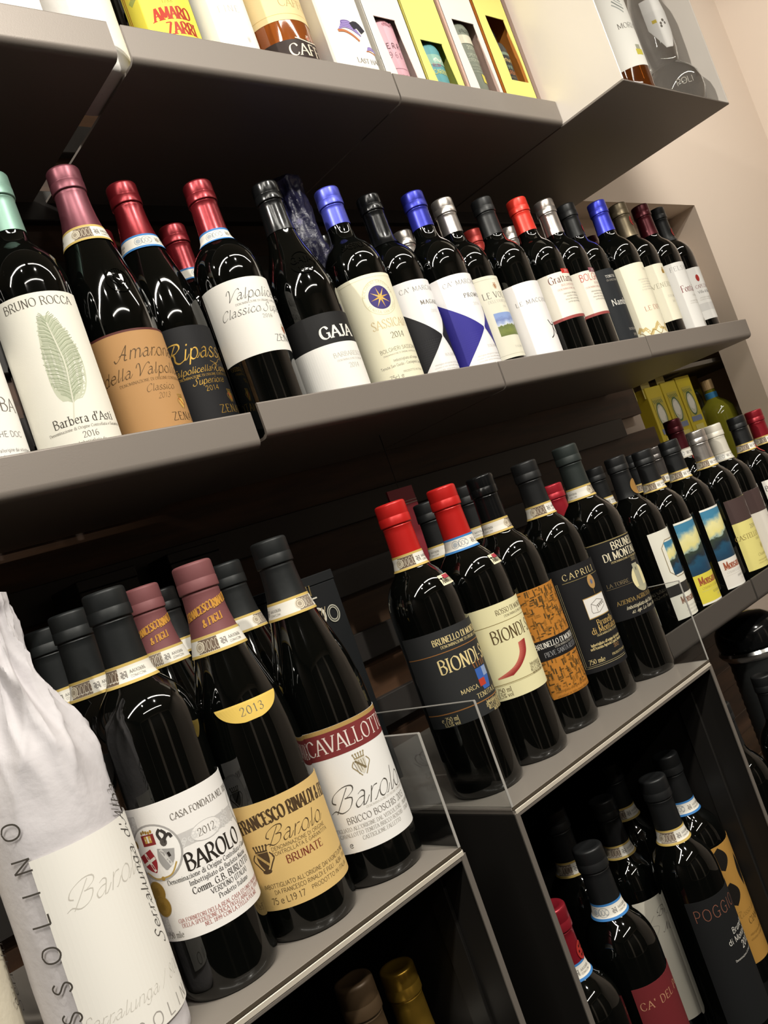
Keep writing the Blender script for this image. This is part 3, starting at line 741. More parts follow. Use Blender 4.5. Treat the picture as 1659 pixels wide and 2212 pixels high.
t = bottle('bordeaux', .750, .730, ZS, -16, 'wine bottle with blue capsule and cream label with gold star on purple disc', blue_cap, .050, group=GM)
L = lab(t, 'bordeaux', .112, .016, .172, 'ece7cd'); P = Print('bordeaux')
for z_, dz in ((.168, 0),): P.line(bez([(-.046, .160), (-.046, .167), (-.040, .1675), (.040, .1675), (.046, .167), (.046, .160)], 4), .0003, ink('b4ab8a'))
P.disc(0, .141, .0225, .0225, ink('cfc6a0'), 32, hole=.97); P.text('BOLGHERI SASSICAIA', 0, .141+.0185, .0032, ink('b8ae8c'), 'serif', arc=.0185, track=3); P.text('TENUTA SAN GUIDO', 0, .141-.0205, .0032, ink('b8ae8c'), 'serif', arc=-.021, track=3)
P.disc(0, .141, .0150, .0150, ink('3f3573'), 32); P.off = .0008
for k in range(8):
    a = k*math.pi/4+.2; r_ = .0135; P.poly([(0, .141), (.0030*math.cos(a+.39), .141+.0030*math.sin(a+.39)), (r_*math.cos(a), .141+r_*math.sin(a)), (.0030*math.cos(a-.39), .141+.0030*math.sin(a-.39))], ink('d8b565') if k % 2 else ink('c9a24c'))
P.off = .0006
P.text('SASSICAIA', .004, .103, .0105, ink('cdb98e'), 'serif', cond=.78); P.text('2014', .006, .089, .0072, ink('57503f'), 'serif'); P.text('BOLGHERI SASSICAIA', .004, .0735, .0046, ink('7d745e'), 'sans', cond=.9); P.text('DENOMINAZIONE DI ORIGINE CONTROLLATA', .004, .069, .0018, KG, 'sans')
P.text("Imbottigliato all'origine", .008, .0605, .0034, KG, 'sans', cond=.85); P.text('Tenuta San Guido - Castagneto Carducci', .004, .0545, .0034, KG, 'sans', cond=.82); P.text('PRODOTTO IN ITALIA', .012, .045, .0024, KG, 'sans'); P.text('75cl ~', -.014, .040, .0050, KG, 'sans'); P.build('print', L)
P = Print('bordeaux', .0008, base=0); P.R = .030; P.text('SASSICAIA', -.002, .209, .0075, glass_black, 'black', cond=.8); P.build('embossed_name', t)

def triangle_label(t, W, z0, z1, hexcol):
    L = lab(t, 'bordeaux', W, z0, z1, 'eeecec'); P = Print('bordeaux'); m = ink(hexcol)
    zc = .088; a = .012; P.off = .0013
    P.span(lambda v: -W/2, lambda v: -W/2+(W/2+a)*(1-abs(v-zc)/( .145-zc if v > zc else zc-z0)), z0, .1449, m, 16)
    P.span(lambda v: W/2-(W/2-a)*(1-abs(v-zc)/( .145-zc if v > zc else zc-z0)), lambda v: W/2, z0, .1449, m, 16)
    P.off = .0006
    return L, P
t = bottle('bordeaux', .832, .742, ZS, -12, 'wine bottle with long black capsule and white label with black triangles', black_gloss, .072, group=GM)
L, P = triangle_label(t, .110, .016, .166, '1c1c20'); P.text("CA' MARCANDA", .008, .151, .0062, ink('8b8680'), 'serif', track=2); P.text('MAGARI', .014, .132, .0055, KG, 'bold', track=5); P.text('2015', .014, .120, .004, LG, 'serif', track=3); P.text('BOLGHERI', .016, .060, .0036, LG, 'serif'); small(P, 3, .012, .050, .0022, .05, LG); P.text('GAJA', .020, .032, .0042, KG, 'bold'); P.build('print', L)
t = bottle('bordeaux', .9065, .731, ZS, -14, 'wine bottle with navy capsule and white label with blue triangles', navy_cap, .052, group=GM)
L, P = triangle_label(t, .110, .016, .166, '2f2a86'); P.text("CA' MARCANDA", .008, .151, .0062, ink('8b8680'), 'serif', track=2); P.text('PROMIS', .014, .132, .0055, KG, 'bold', track=5); P.text('2016', .014, .120, .004, LG, 'serif', track=3); P.text('TOSCANA', .016, .060, .0036, LG, 'serif'); small(P, 3, .012, .050, .0022, .05, LG); P.text('GAJA', .020, .032, .0042, KG, 'bold'); P.build('print', L)

def picture_mat(name, top, mid, low, extra=None, hor=.5, sc=6.0):
    """printed landscape: a sky fading down to hills, edges broken by noise (uv space)"""
    if name in MATS: return MATS[name]
    m = bpy.data.materials.new(name); m.use_nodes = True; nt = m.node_tree; L = nt.links
    uv = nt.nodes.new('ShaderNodeUVMap'); uv.uv_map = 'uv'; sp = nt.nodes.new('ShaderNodeSeparateXYZ'); L.new(uv.outputs[0], sp.inputs[0])
    n = nt.nodes.new('ShaderNodeTexNoise'); n.inputs['Scale'].default_value = sc; n.inputs['Detail'].default_value = 5; L.new(uv.outputs[0], n.inputs['Vector'])
    ma = nt.nodes.new('ShaderNodeMath'); ma.operation = 'MULTIPLY_ADD'; ma.inputs[1].default_value = .34; L.new(n.outputs['Fac'], ma.inputs[0]); L.new(sp.outputs['Y'], ma.inputs[2])
    mb = nt.nodes.new('ShaderNodeMath'); mb.operation = 'MULTIPLY_ADD'; mb.inputs[1].default_value = -.22 if extra else -.05; L.new(sp.outputs['X'], mb.inputs[0]); L.new(ma.outputs[0], mb.inputs[2])
    r = nt.nodes.new('ShaderNodeValToRGB'); cr = r.color_ramp
    stops = low+mid+top
    while len(cr.elements) < len(stops): cr.elements.new(.5)
    for e, (p_, c) in zip(cr.elements, stops): e.position = p_; e.color = lin(c)
    L.new(mb.outputs[0], r.inputs[0]); b = nt.nodes['Principled BSDF']; L.new(r.outputs[0], b.inputs['Base Color']); b.inputs['Roughness'].default_value = .55; b.inputs['Specular IOR Level'].default_value = .3
    MATS[name] = m; return m
def picture(L, kind, u0, v0, u1, v1, mat, off=.0004):
    b = MB(); R = RB[kind]; r = R+off; n = 30; b.uv = []
    rows = []
    for j in range(7):
        row = []
        for i in range(n+1):
            t_ = (u0+(u1-u0)*i/n)/R; row.append((r*math.sin(t_), -r*math.cos(t_), v0+(v1-v0)*j/6)); b.uv.append((i/n, j/6))
        rows.append(row)
    b.grid(rows, mat); return b.build('picture', L)
paint_small = picture_mat('landscape_print', [(.85, '7d8fc4'), (1.0, '8fa6d8')], [(.62, 'd9e0ea'), (.72, 'a9b8dc')], [(.0, '5d6a3a'), (.35, '7f8a4a'), (.58, '6d7a48'), (.6, '9aa078')])
paint_castle = picture_mat('castle_print', [(.97, '6a9cb0'), (1.12, '4484a6')], [(.60, '9fb4a8'), (.68, 'e6dc92'), (.84, 'ebe3a4')], [(.0, '2a3a48'), (.22, '1f4460'), (.36, '24506c'), (.44, '25303a'), (.575, '3a4638')], extra=True, sc=5)

t = bottle('bordeaux', .982, .745, ZS, -12, 'wine bottle with silver capsule and cream label with small landscape picture', silver_cap, .054, group=GM)
L = lab(t, 'bordeaux', .100, .045, .166, 'eae6d3'); P = Print('bordeaux')
P.line([(-.044, .050), (-.044, .161), (.044, .161), (.044, .050), (-.044, .050)], .0004, ink('b7b19a')); crest(P, .008, .151, .005, ink('b98d6a'), ink('8f6a4a')); P.text('LE VOLTE', .010, .133, .0088, KG, 'serif', track=2, cond=.9); P.text("DELL'ORNELLAIA", .010, .126, .0040, LG, 'serif', track=1); P.text('2016', .014, .118, .003, LG, 'serif'); P.text('TOSCANA', .014, .058, .003, LG, 'serif'); P.build('print', L)
picture(L, 'bordeaux', -.012, .077, .030, .111, paint_small)
t = bottle('bordeaux', 1.066, .739, ZS, -14, 'wine bottle with black capsule and white label with small black brush figure', black_cap, .060, group=GM)
L = lab(t, 'bordeaux', .104, .014, .152, 'ece9e8'); P = Print('bordeaux')
P.text('LE MACCHIOLE', .006, .119, .0062, KG, 'serif', track=4)
for q in ([(.010, .090), (.014, .083), (.020, .082), (.028, .087)], [(.018, .083), (.016, .073), (.012, .066), (.006, .062)], [(.018, .083), (.019, .073), (.026, .068), (.034, .068)]): P.line(bez(q, 4), .0017, K)
P.disc(.020, .086, .001, .0014, K); P.text('BOLGHERI ROSSO', .008, .036, .0042, ink('b8a49f'), 'serif', track=1); P.text('DENOMINAZIONE DI ORIGINE CONTROLLATA', .008, .031, .0018, LG, 'serif'); P.build('print', L)
def script_label(t, name, tab, tabcol, c, lines):
    L = lab(t, 'bordeaux', .096, .088, .162, 'ece6d8'); P = Print('bordeaux')
    P.rect(-.048, .088, .048, .0925, ink('9a4a48')); P.rect(.002, .159, .026, .1665, ink(tabcol)); P.off = .0008; P.text(tab, .014, .161, .0040, WH, 'serif'); P.off = .0006
    P.text(name[0], .010, .146, .0112, ink(c), name[1], cond=.82); P.text(lines[0], .012, .139, .0034, ink('b56a62'), 'serif'); P.text(lines[1], .010, .133, .0028, ink('b56a62'), 'serif'); small(P, 4, .014, .126, .0026, .038, KG); P.build('print', L)
t = bottle('bordeaux', 1.150, .736, ZS, -14, 'wine bottle with orange red capsule and white label with red tab', orange_red, .056, group=GM)
script_label(t, ('Grattamacco', 'serif'), '2016', 'c8322c', '6a3a36', ('BOLGHERI ROSSO', 'DENOMINAZIONE DI ORIGINE'))
t = bottle('bordeaux', 1.226, .738, ZS, -10, 'wine bottle with silver capsule and white label with plum coloured tab', silver_cap, .060, group=GM)
script_label(t, ('BOLGHERI', 'sans'), '2016', '8e5560', 'c0504a', ('ROSSO', 'DENOMINAZIONE DI ORIGINE'))
t = bottle('bordeaux', 1.303, .748, ZS, -14, 'wine bottle with black capsule and nearly all black label', black_cap, .060, group=GM)
L = lab(t, 'bordeaux', .100, .028, .168, '25282c'); P = Print('bordeaux'); P.text('TENUTA', .004, .152, .0045, WH, 'serif'); P.text('DI GHIZZANO', .006, .146, .0032, LG, 'serif'); P.text('Nambrot', .014, .104, .0105, WH, 'serif'); P.text('TOSCANA', .014, .058, .004, LG, 'serif'); P.text('2015', .014, .048, .004, LG, 'serif'); P.build('print', L)
seal(t, 'bordeaux', .252, RED, .010, .007, dots=K)
t = bottle('bordeaux', 1.381, .735, ZS, -12, 'wine bottle with bright blue capsule and cream label with line of ochre hills', foil('3d44c4', .34, .5), .058, group=GM)
L = lab(t, 'bordeaux', .104, .014, .170, 'ece6cf'); P = Print('bordeaux'); P.text('2016', .014, .156, .004, LG, 'serif'); small(P, 5, .012, .138, .0026, .034, LG); P.text('LE DIFESE', .010, .084, .0082, ink('b5745a'), 'serif', track=1)
P.line([(-.04+.004*i, .052+.006*math.sin(i*.9)+.004*math.sin(i*2.3)) for i in range(22)], .005, ink('c9b27a')); P.line([(-.04+.004*i, .046+.005*math.sin(i*1.1+1)) for i in range(22)], .0012, ink('8f7a48')); P.text('TOSCANA', .014, .030, .003, LG, 'serif'); P.build('print', L)
t = bottle('bordeaux', 1.459, .740, ZS, -10, 'wine bottle with bronze capsule, red seal and short cream label', bronze_cap, .066, group=GM)
L = lab(t, 'bordeaux', .100, .062, .168, 'e9e4cf'); P = Print('bordeaux'); P.rect(.004, .149, .012, .156, GOLD); crest(P, .008, .158, .003, GOLD); P.text('VENEROSA', .006, .124, .0085, ink('a59f88'), 'serif', track=3); P.text('TOSCANA', .008, .104, .004, LG, 'serif'); P.text('2015', .008, .094, .0035, LG, 'serif'); P.build('print', L)
seal(t, 'bordeaux', .262, RED, .006, .009, dots=K)
t = bottle('bordeaux', 1.543, .742, ZS, -8, 'wine bottle with maroon capsule and tall white label with red lettering', maroon_cap, .062, group=GM)
L = lab(t, 'bordeaux', .102, .014, .170, 'e4e2de'); P = Print('bordeaux'); P.text('FELSINA', .002, .154, .0085, ink('9d9a98'), 'serif', track=4); P.text('Fontalloro', .012, .112, .0125, ink('7a2f33'), 'serif', cond=.8); P.text('TOSCANA', .012, .102, .003, LG, 'serif'); small(P, 2, .012, .092, .0024, .04, LG); P.disc(.018, .048, .010, .011, ink('bdbab4')); P.text('2014', .012, .03, .003, LG, 'serif'); P.build('print', L)
t = bottle('bordeaux', 1.622, .752, ZS, -8, 'wine bottle with black capsule, red seal and short white label, last on the middle shelf', black_cap, .072, group=GM)
L = lab(t, 'bordeaux', .096, .058, .162, 'e6e4e0'); P = Print('bordeaux'); P.disc(-.006, .140, .0045, .007, RED); P.text('CAPEZZANA', .004, .120, .0066, ink('8d5a58'), 'serif', cond=.85); P.text('Villa di Rosso', .004, .110, .005, K, 'serif'); small(P, 2, .004, .10, .0024, .04, LG); P.rect(-.048, .075, .048, .090, ink('d2d0cd')); P.build('print', L)
seal(t, 'bordeaux', .245, RED, .006, .0085, dots=K)

# --- middle shelf, second row ------------------------------------------------
for (x, y, cp, ln, bd, desc) in (
    (.487, .837, darkred, .064, 'doc', 'wine bottle with dark red capsule standing behind the kraft label bottle'),
    (.575, .822, darkred, .066, 'doc', 'wine bottle with dark red capsule standing behind the black and gold label bottle'),
    (.833, .852, black_gloss, .062, None, 'wine bottle with glossy black capsule behind the purple star label bottle'),
    (.984, .838, silver_cap, .060, None, 'wine bottle with dull silver capsule behind the blue triangle label bottle'),
    (1.147, .834, foil('a8352f', .4, .3), .062, None, 'wine bottle with brick red capsule behind the black capsule bottles'),
    (1.235, .826, silver_cap, .056, None, 'wine bottle with bright silver capsule behind the orange red capsule'),
    (1.545, .862, maroon_cap, .06, None, 'wine bottle with maroon capsule in the second row near the niche')):
    bottle('bordeaux', x, y, ZS, 10, desc, cp, ln, bd, .300-ln+.008 if bd else None, -.004, group='wine bottles in the second row of the middle shelf')

# bottle wrapped in dark blue tissue with star prints
def wrapped(x, y, z, H, rb, mat, desc, seed, rn=.016, zsh=.62, amp=.004, name='wrapped_bottle', seg=72, sharp=60):
    rnd = random.Random(seed); ph = [rnd.uniform(0, 6.28) for _ in range(12)]
    t = empty(name, (x, y, ZC+z)); tag(t, desc, 'bottle', 'bottles wrapped in paper')
    prof = [(.0005, .0005), (rb*.9, 0), (rb*.99, .003), (rb, .008)]
    n = 90
    for i in range(1, n+1):
        f = i/n; z_ = .008+(H-.008)*f
        if z_ < H*zsh: r = rb
        else:
            g = (z_-H*zsh)/(H*(1-zsh)); g2 = min(1, g*1.35); r = rb+(rn-rb)*(g2*g2*(3-2*g2))
        prof.append((r, z_))
    prof += [(rn*.6, H+.003), (.0005, H+.001)]
    def wob(a, z_):
        g = max(.06, min(1, (z_-H*(zsh-.10))/(H*.2)))
        if z_ < .01: g = .05
        rd = lambda q: 1-abs(math.sin(q))**.6*2
        wv = .8*math.sin(z_*60+ph[3])+.5*math.sin(2*a+ph[9])
        v = rd(2.5*a+ph[0]+z_*16+.5*wv)+.8*rd(3.5*a+ph[1]-z_*24+.4*wv)+.45*rd(6*a+ph[2]+z_*11-wv)+.5*rd(1.5*a+z_*46+ph[4]+.7*math.sin(3*a+ph[5]))
        v = v*.8+.25*math.sin(9*a+z_*70+ph[7])
        return amp*g*v*.55 if z_ < H*.97 else amp*.4*v*.5
    b = MB(); b.lathe(prof, mat, seg, wob); b.smooth = True; me = b.mesh('paper_wrap'); me.set_sharp_from_angle(angle=math.radians(sharp)); link('paper_wrap', me, t)
    return t, (lambda v: rb)
tissue = M('blue_tissue', '23233f', .35, bump=(90, .8, .003))
t, rf = wrapped(.765, .815, ZS, .36, .036, tissue, 'bottle wrapped in dark blue tissue with pale star prints, second row', 4, rn=.026, zsh=.55, amp=.006)
P = Print(rf, .0062, rr=.036, base=0); P.kind = lambda v: .036 if v < .20 else max(.026, .036-(v-.20)*.08)
for k in range(14):
    u, v = -.075+.012*(k % 9)+.004*(k//9), .19+.025*(k//3)
    for q in range(4):
        a = q*math.pi/4; P.line([(u-.005*math.cos(a), v-.005*math.sin(a)), (u+.005*math.cos(a), v+.005*math.sin(a))], .0012, ink('6f6c8c'))
P.build('star_print', t)

# --- lower left cabinet: front row -------------------------------------------
t = bottle('bordeaux', .2658, .6225, ZB, -15, 'wine bottle with matt black capsule and white label with red crested emblem and gold medals', slate_cap, .066, 'docg', .243, -.028, group=GL)
L = lab(t, 'bordeaux', .118, .0470, .1440, 'eeebe8'); P = Print('bordeaux'); P.dz = -.013
lace = ink('c9c6c4'); P.rect(-.052, .064, -.038, .152, lace); P.rect(-.030, .121, .056, .131, lace)
P.off = .0007; rr_ = random.Random(3)
for k in range(90):
    u, v = (rr_.uniform(-.052, -.038), rr_.uniform(.066, .15)) if k < 50 else (rr_.uniform(-.028, .055), rr_.uniform(.1215, .1305))
    P.disc(u, v, .0018, .0018, ink('d9d7d5'), 9, hole=.55)
P.disc(.010, .126, .013, .0068, ink('eeebe8'), 24); P.off = .0008; P.disc(.010, .126, .013, .0068, lace, 24, hole=.93); P.text('2012', .010, .1235, .0052, KG, 'serif')
P.disc(-.030, .124, .0205, .0205, ink('f3f1ee'), 36); P.off = .0009; P.disc(-.030, .124, .0205, .0205, ink('a8a5a3'), 36, hole=.93)
# red shield with white cross, grey shield, cape and plume
P.off = .0010
def shield(u, v, s_, m, tilt):
    ct, st_ = math.cos(tilt), math.sin(tilt)
    def tr(x, y): return (u+x*ct-y*st_, v+x*st_+y*ct)
    n = 6
    for i in range(n):
        y0, y1 = s_*(.55-1.5*i/n), s_*(.55-1.5*(i+1)/n)
        w0, w1 = s_*.62*(1-max(0, -y0/s_)**2), s_*.62*(1-max(0, -y1/s_)**2)
        P.poly([tr(-w1, y1), tr(w1, y1), tr(w0, y0), tr(-w0, y0)], m)
    return tr
tr = shield(-.037, .1195, .0105, ink('9e2b33'), .35); P.off = .0011
for q in ([(-.006, -.001), (.006, -.001)], [(0, -.009), (0, .0055)]): P.line([tr(*p) for p in q], .0021, WH)
P.off = .0010; tr = shield(-.0225, .1195, .0100, ink('a5a3a2'), -.25); P.off = .0011; P.line([tr(-.004, .005), tr(.004, -.006)], .0025, ink('d5d3d1')); P.line([tr(.0015, .003), tr(.003, .0)], .002, K)
P.off = .0010; P.rect(-.0375, .1295, -.0265, .1375, ink('8a2b2b')); P.off = .0011; P.rect(-.035, .1315, -.029, .1365, ink('c9a24c')); P.line([(-.032, .1315), (-.032, .1365)], .0014, WH); P.line([(-.0345, .134), (-.0295, .134)], .0014, WH); P.off = .0010
for k in range(5): P.disc(-.036+k*.002, .1392+.0006*math.sin(k*1.57), .0010, .0013, GOLD, 8)
for q in ([(-.021, .129), (-.018, .1345), (-.0205, .138)], [(-.021, .131), (-.016, .134), (-.0145, .131)], [(-.022, .131), (-.0235, .136), (-.021, .139)]): P.line(bez(q, 4), .0022, ink('3a3532'))
P.disc(-.021, .1295, .0026, .003, ink('55504c'), 10); P.disc(-.0455, .1315, .0022, .003, GOLD, 10); P.line(bez([(-.043, .111), (-.036, .106), (-.029, .1055), (-.022, .107), (-.0165, .114)], 4), .0011, ink('b79a55')); P.disc(-.030, .1052, .0016, .0016, GOLD, 8)
P.off = .0009
P.disc(.054, .130, .014, .017, ink('dedcda'), 24); P.off = .0010; P.disc(.054, .130, .014, .017, lace, 24, hole=.9); crest(P, .054, .130, .008, ink('6f6c6a'), K, KG)
for du, v in ((-.0395, .0965), (-.0385, .086)): P.disc(du, v, .0072, .0078, M('medal_gold', 'b99546', .35, metal=.5), 22); P.off += .00015; P.disc(du, v, .0062, .0068, ink('9a7a34'), 22, hole=.92); crest(P, du, v, .003, ink('8b6d2c'))
P.off = .0006
P.text('CASA FONDATA NEL 1850', .018, .1415, .0046, KG, 'serif', cond=.78); P.text('BAROLO', .013, .1045, .0118, K, 'serif', weight=1.3, cond=.76)
P.text('Denominazione di Origine Controllata e Garantita', .012, .0995, .0034, K, 'serif', cond=.8); P.text('Imbottigliato da Burlotto Marina', .013, .0945, .0034, K, 'serif', cond=.8); P.text('Comm. G.B. BURLOTTO', .014, .0882, .0046, K, 'serif', cond=.8, weight=1.1); P.text('VERDUNO (ITALIA)', .016, .0832, .0036, K, 'serif', cond=.8); P.text('Prodotto Italiano', .017, .0782, .0035, K, 'serif', cond=.8)
for k, q in enumerate(('GIA FORNITORI DELLA REAL CASA ED UNICI PROVVEDITORI', 'DELLA SPEDIZIONE DUCA DEGLI ABRUZZI AL POLO NORD', 'NEL 1899 CON LA STELLA POLARE')): P.text(q, .012, .0722-.0036*k, .0028, ink('a55a52'), 'serif', cond=.78)
P.text('750 ml~', -.036, .0625, .0042, KG, 'serif', cond=.75); P.build('print', L)

def rinaldi(x, y, rz, desc, group, brz):
    t = bottle('burgundy', x, y, ZB, rz, desc, wine_cap, .068, 'docg', .241, brz, group=group)
    P = Print('burgundy', .0014, base=.0008); P.R = prof_r('burgundy', .255); g = ink('c9913f')
    P.text('FRANCESCO', -.0095, .2575, .0066, g, 'serif', cond=.50, weight=1.5, slope=.25); P.text('RINALDI', .0115, .2615, .0066, g, 'serif', cond=.50, weight=1.5, slope=.25); P.text('& FIGLI', -.001, .2485, .0058, g, 'serif', cond=.6, weight=1.5, slope=.2); P.build('capsule_print', t)
    L = lab(t, 'burgundy', .112, .027, .109, 'd9b878'); P = Print('burgundy'); P.dz = -.013
    d = ink('4c3a26'); P.text('FRANCESCO RINALDI & FIGLI', .006, .1055, .0098, d, 'serif', weight=1.45, cond=.52, arc=.22)
    P.text('Barolo', .003, .0885, .0125, d, 'script', weight=.8); P.text('DENOMINAZIONE DI ORIGINE', .004, .0838, .0028, d, 'sans', cond=.95); P.text('CONTROLLATA E GARANTITA', .004, .0798, .0028, d, 'sans', cond=.95); P.text('BRUNATE', .004, .0715, .0058, ink('7a3a2a'), 'serif', weight=1.3, cond=.9)
    crest(P, -.029, .081, .0105, d, ink('b99a5e'), d); P.disc(-.029, .070, .004, .0018, d, 10)
    P.text("IMBOTTIGLIATO ALL'ORIGINE DAI VIGNETI DI PROPRIETA", .010, .0568, .0032, d, 'sans', cond=.8); P.text('DA FRANCESCO RINALDI E FIGLI . ALBA . ITALIA', .010, .0518, .0032, d, 'sans', cond=.8); P.text('PRODOTTO IN ITALIA', .020, .0462, .0032, d, 'sans', cond=.95); P.text('75 ~ L19 17', -.020, .0445, .0048, d, 'sans', cond=.85); P.build('print', L)
    # crescent shoulder sticker with the year
    P = Print('burgundy', .0008); P.R = .036; P.dz = .013; y_ = ink('e0bf60')
    P.span(lambda v: -.030*math.sqrt(max(0, 1-((.176-v)/.021)**2)), lambda v: .030*math.sqrt(max(0, 1-((.176-v)/.021)**2)), .1555, .1705, y_, 24); P.off = .001
    P.text('2013', .002, .1605, .0062, KG, 'serif', track=3); P.build('shoulder_sticker', t)
    return t
rinaldi(.3428, .6215, -18, 'wine bottle with plum capsule, crescent year sticker and buff label, front row', GL, -.020)
t = bottle('burgundy', .4216, .6228, ZB, -16, 'wine bottle with black capsule and white label with dark red band', slate_cap, .062, 'docg', .246, .002, group=GL)
L = lab(t, 'burgundy', .124, .031, .135, 'edebe8'); P = Print('burgundy')
P.rect(-.062, .1105, .062, .1315, ink('7d3334')); P.rect(-.062, .1315, .062, .135, ink('b08f55')); P.off = .0008; P.text('CAVALLOTTO', .003, .1150, .0128, ink('e8dcd4'), 'serif', weight=.9, cond=.76); P.text('TENUTA', -.054, .117, .006, ink('b89a94'), 'serif'); P.off = .0006
crest(P, .000, .0985, .0095, ink('d8d2c4'), ink('7d6f52'), ink('9c8d6c'))
for k in range(5): P.line([(-.004+k*.0018, .090+.001*k), (-.006+k*.0022, .101)], .0005, ink('7d6f52'))
P.text('Barolo', .002, .0655, .0185, ink('55504a'), 'script', weight=.7); P.text('BRICCO BOSCHIS 2013', .004, .0545, .0052, KG, 'serif', cond=.85); P.text('DENOMINAZIONE DI ORIGINE CONTROLLATA E GARANTITA', .026, .0625, .0018, LG, 'serif')
for k, q in enumerate(("IMBOTTIGLIATO ALL'ORIGINE DAL VITICOLTORE - PRODUTTORE", 'CAVALLOTTO TENUTA BRICCO BOSCHIS - ITALIA', 'CASTIGLIONE FALLETTO')): P.text(q, .000, .0488-.0047*k, .0032, ink('98928a'), 'serif', cond=.75)
P.text('~', -.030, .0355, .0048, K, 'sans'); P.build('print', L)
# second rows
bottle('bordeaux', .2655, .702, ZB, -10, 'wine bottle with matt black capsule directly behind the red crest label bottle', slate_cap, .068, 'docg', .243, -.020, H=.297, group=GL)
bottle('bordeaux', .270, .783, ZB, 0, 'wine bottle with matt black capsule furthest back beside the white wrapped bottle', slate_cap, .068, 'docg', .243, -.030, H=.294, group=GL)
rinaldi(.3435, .7245, -14, 'wine bottle with plum capsule and gold lettering behind the buff label bottle', GL, -.022)
bottle('burgundy', .4275, .7155, ZB, 0, 'wine bottle with black capsule in the second row behind the dark red band label', slate_cap, .064, 'docg', .246, .002, H=.297, group=GL)
bottle('burgundy', .3975, .8005, ZB, 0, 'wine bottle with black capsule half hidden behind the plum capsules', black_cap, .064, 'docg', .246, .010, H=.296, group=GL)

# --- bottles wrapped in white paper --------------------------------------------
white_paper = M('white_tissue', 'cbc7ca', .7, spec=.25, bump=(140, .35, .0015))
t, rf = wrapped(.178, .612, ZB, .317, .0425, white_paper, 'bottle wrapped in crumpled white paper with grey lettering, lower left', 11, rn=.019, zsh=.60, amp=.0075, seg=140)
P = Print(rf, .0016, rr=.0425, base=.0014)
P.rect(-.032, .020, .062, .150, ink('efece5')); P.off = .0018; gr = ink('4b4641')
P.text('MASSOLINO', -.031, .002, .0122, gr, 'sans', 'l', track=17, rot=math.radians(90))
P.text("Serralunga d'Alba", .040, .062, .0105, gr, 'script', 'l', rot=math.radians(90), weight=1.2)
P.text('Barolo', .012, .112, .015, ink('c8c3ba'), 'script', weight=.6); P.text('Serralunga / 800', .006, .040, .008, ink('c8c3ba'), 'script', weight=.7); P.text('MASSOLINO', .010, .022, .0085, ink('a5a09a'), 'sans', track=9)
P.build('print', t)
t, rf = wrapped(.088, .640, ZB, .317, .0425, M('cream_tissue', 'd8d0bc', .7, spec=.25, bump=(140, .35, .0015)), 'bottle wrapped in cream paper cut by the lower left corner', 21, rn=.019, zsh=.60, amp=.006, seg=90)
P = Print(rf, .0016, rr=.0425, base=.0014); P.text("Serralunga d'Alba", .052, .060, .0105, gr, 'script', 'l', rot=math.radians(90)); P.disc(.010, .075, .012, .012, ink('cbb98f'), 24, hole=.85); P.build('print', t)

# black gift boxes behind the lower left bottles
def gift_black(x0, x1, y0, y1, z1, desc, logo=False):
    t = empty('gift_box', ((x0+x1)/2, y0, ZC+ZB)); tag(t, desc, 'box', 'black gift boxes'); w2 = (x1-x0)/2
    m = M('black_card', '16181a', .5); h = z1-ZB
    part('box_body', (-w2, 0, 0), (w2, y1-y0, h-.012), m, t, .001); part('lid', (-w2-.0006, -.0006, h-.012), (w2+.0006, y1-y0+.0006, h), m, t, .001)
    if logo:
        P = Print(None, 0, flat=lambda u, v, o: (u, -.0009-o, v)); g = ink('9c8f74'); s5 = ink('cfcabb')
        P.text('5', .010, h-.060, .034, s5, 'serif', weight=.9); P.disc(.030, h-.050, .009, .0105, ink('a8a698'), 24, hole=.85); P.disc(.030, h-.050, .0065, .0080, ink('a8a698'), 24, hole=.82)
        for k in range(3): P.line([(.004+k*.0045, h-.057), (.012+k*.0045, h-.039)], .0012, g)
        for k in range(5): P.line([(-.008+k*.004, h-.020), (-.009+k*.0045, h-.010)], .0016, ink('6e5f3c'))
        P.line([(-.009, h-.021), (.009, h-.021)], .003, ink('6e5f3c')); P.build('print', t)
gift_black(.517, .613, .800, .880, .000, 'black gift box with pale number five and ring logo, behind the red band label bottle', True)
gift_black(.463, .530, .884, .935, .078, 'plain tall black gift box behind the logo box')
gift_black(.340, .405, .850, .925, .074, 'plain black box in the shadow behind the plum capsule bottles')

# --- lower right cabinet --------------------------------------------------------
t = bottle('bordeaux', .5835, .634, ZB, -12, 'wine bottle with red capsule and slate black label with coat of arms', red_cap, .064, 'docg', .246, -.020, group=GR)
L = lab(t, 'bordeaux', .122, .074, .166, '2b2c2d'); P = Print('bordeaux'); cr_ = ink('e3cf96'); og = ink('9c6a3a')
P.text('BRUNELLO DI MONTALCINO', .012, .1525, .0060, cr_, 'serif', cond=.72, weight=1.2); P.text('DENOMINAZIONE DI ORIGINE CONTROLLATA', .014, .1480, .0028, cr_, 'serif', cond=.85); P.rect(-.061, .1440, .061, .1448, og); P.text('BIONDI-SANTI', .018, .1245, .0135, cr_, 'serif', cond=.78, weight=1.1)
P.text('MARCA', -.006, .1005, .0042, cr_, 'serif'); P.text('TENUTA IL GREPPO', .026, .0910, .0045, cr_, 'serif'); P.rect(-.061, .0868, .061, .0878, og)
P.span(lambda v: .006+.004*max(0, (.108-v)/.012), lambda v: .024-.004*max(0, (.108-v)/.012), .0965, .118, ink('3a62b0'), 8, 8); P.off = .0008; P.rect(.006, .1005, .015, .1075, ink('b8402f')); P.rect(.0155, .1085, .024, .1175, ink('8fa3c8')); P.off = .0006
for k in range(5): P.line([(.007+k*.004, .119), (.0055+k*.0048, .1255)], .0014, ink('8d5a36'))
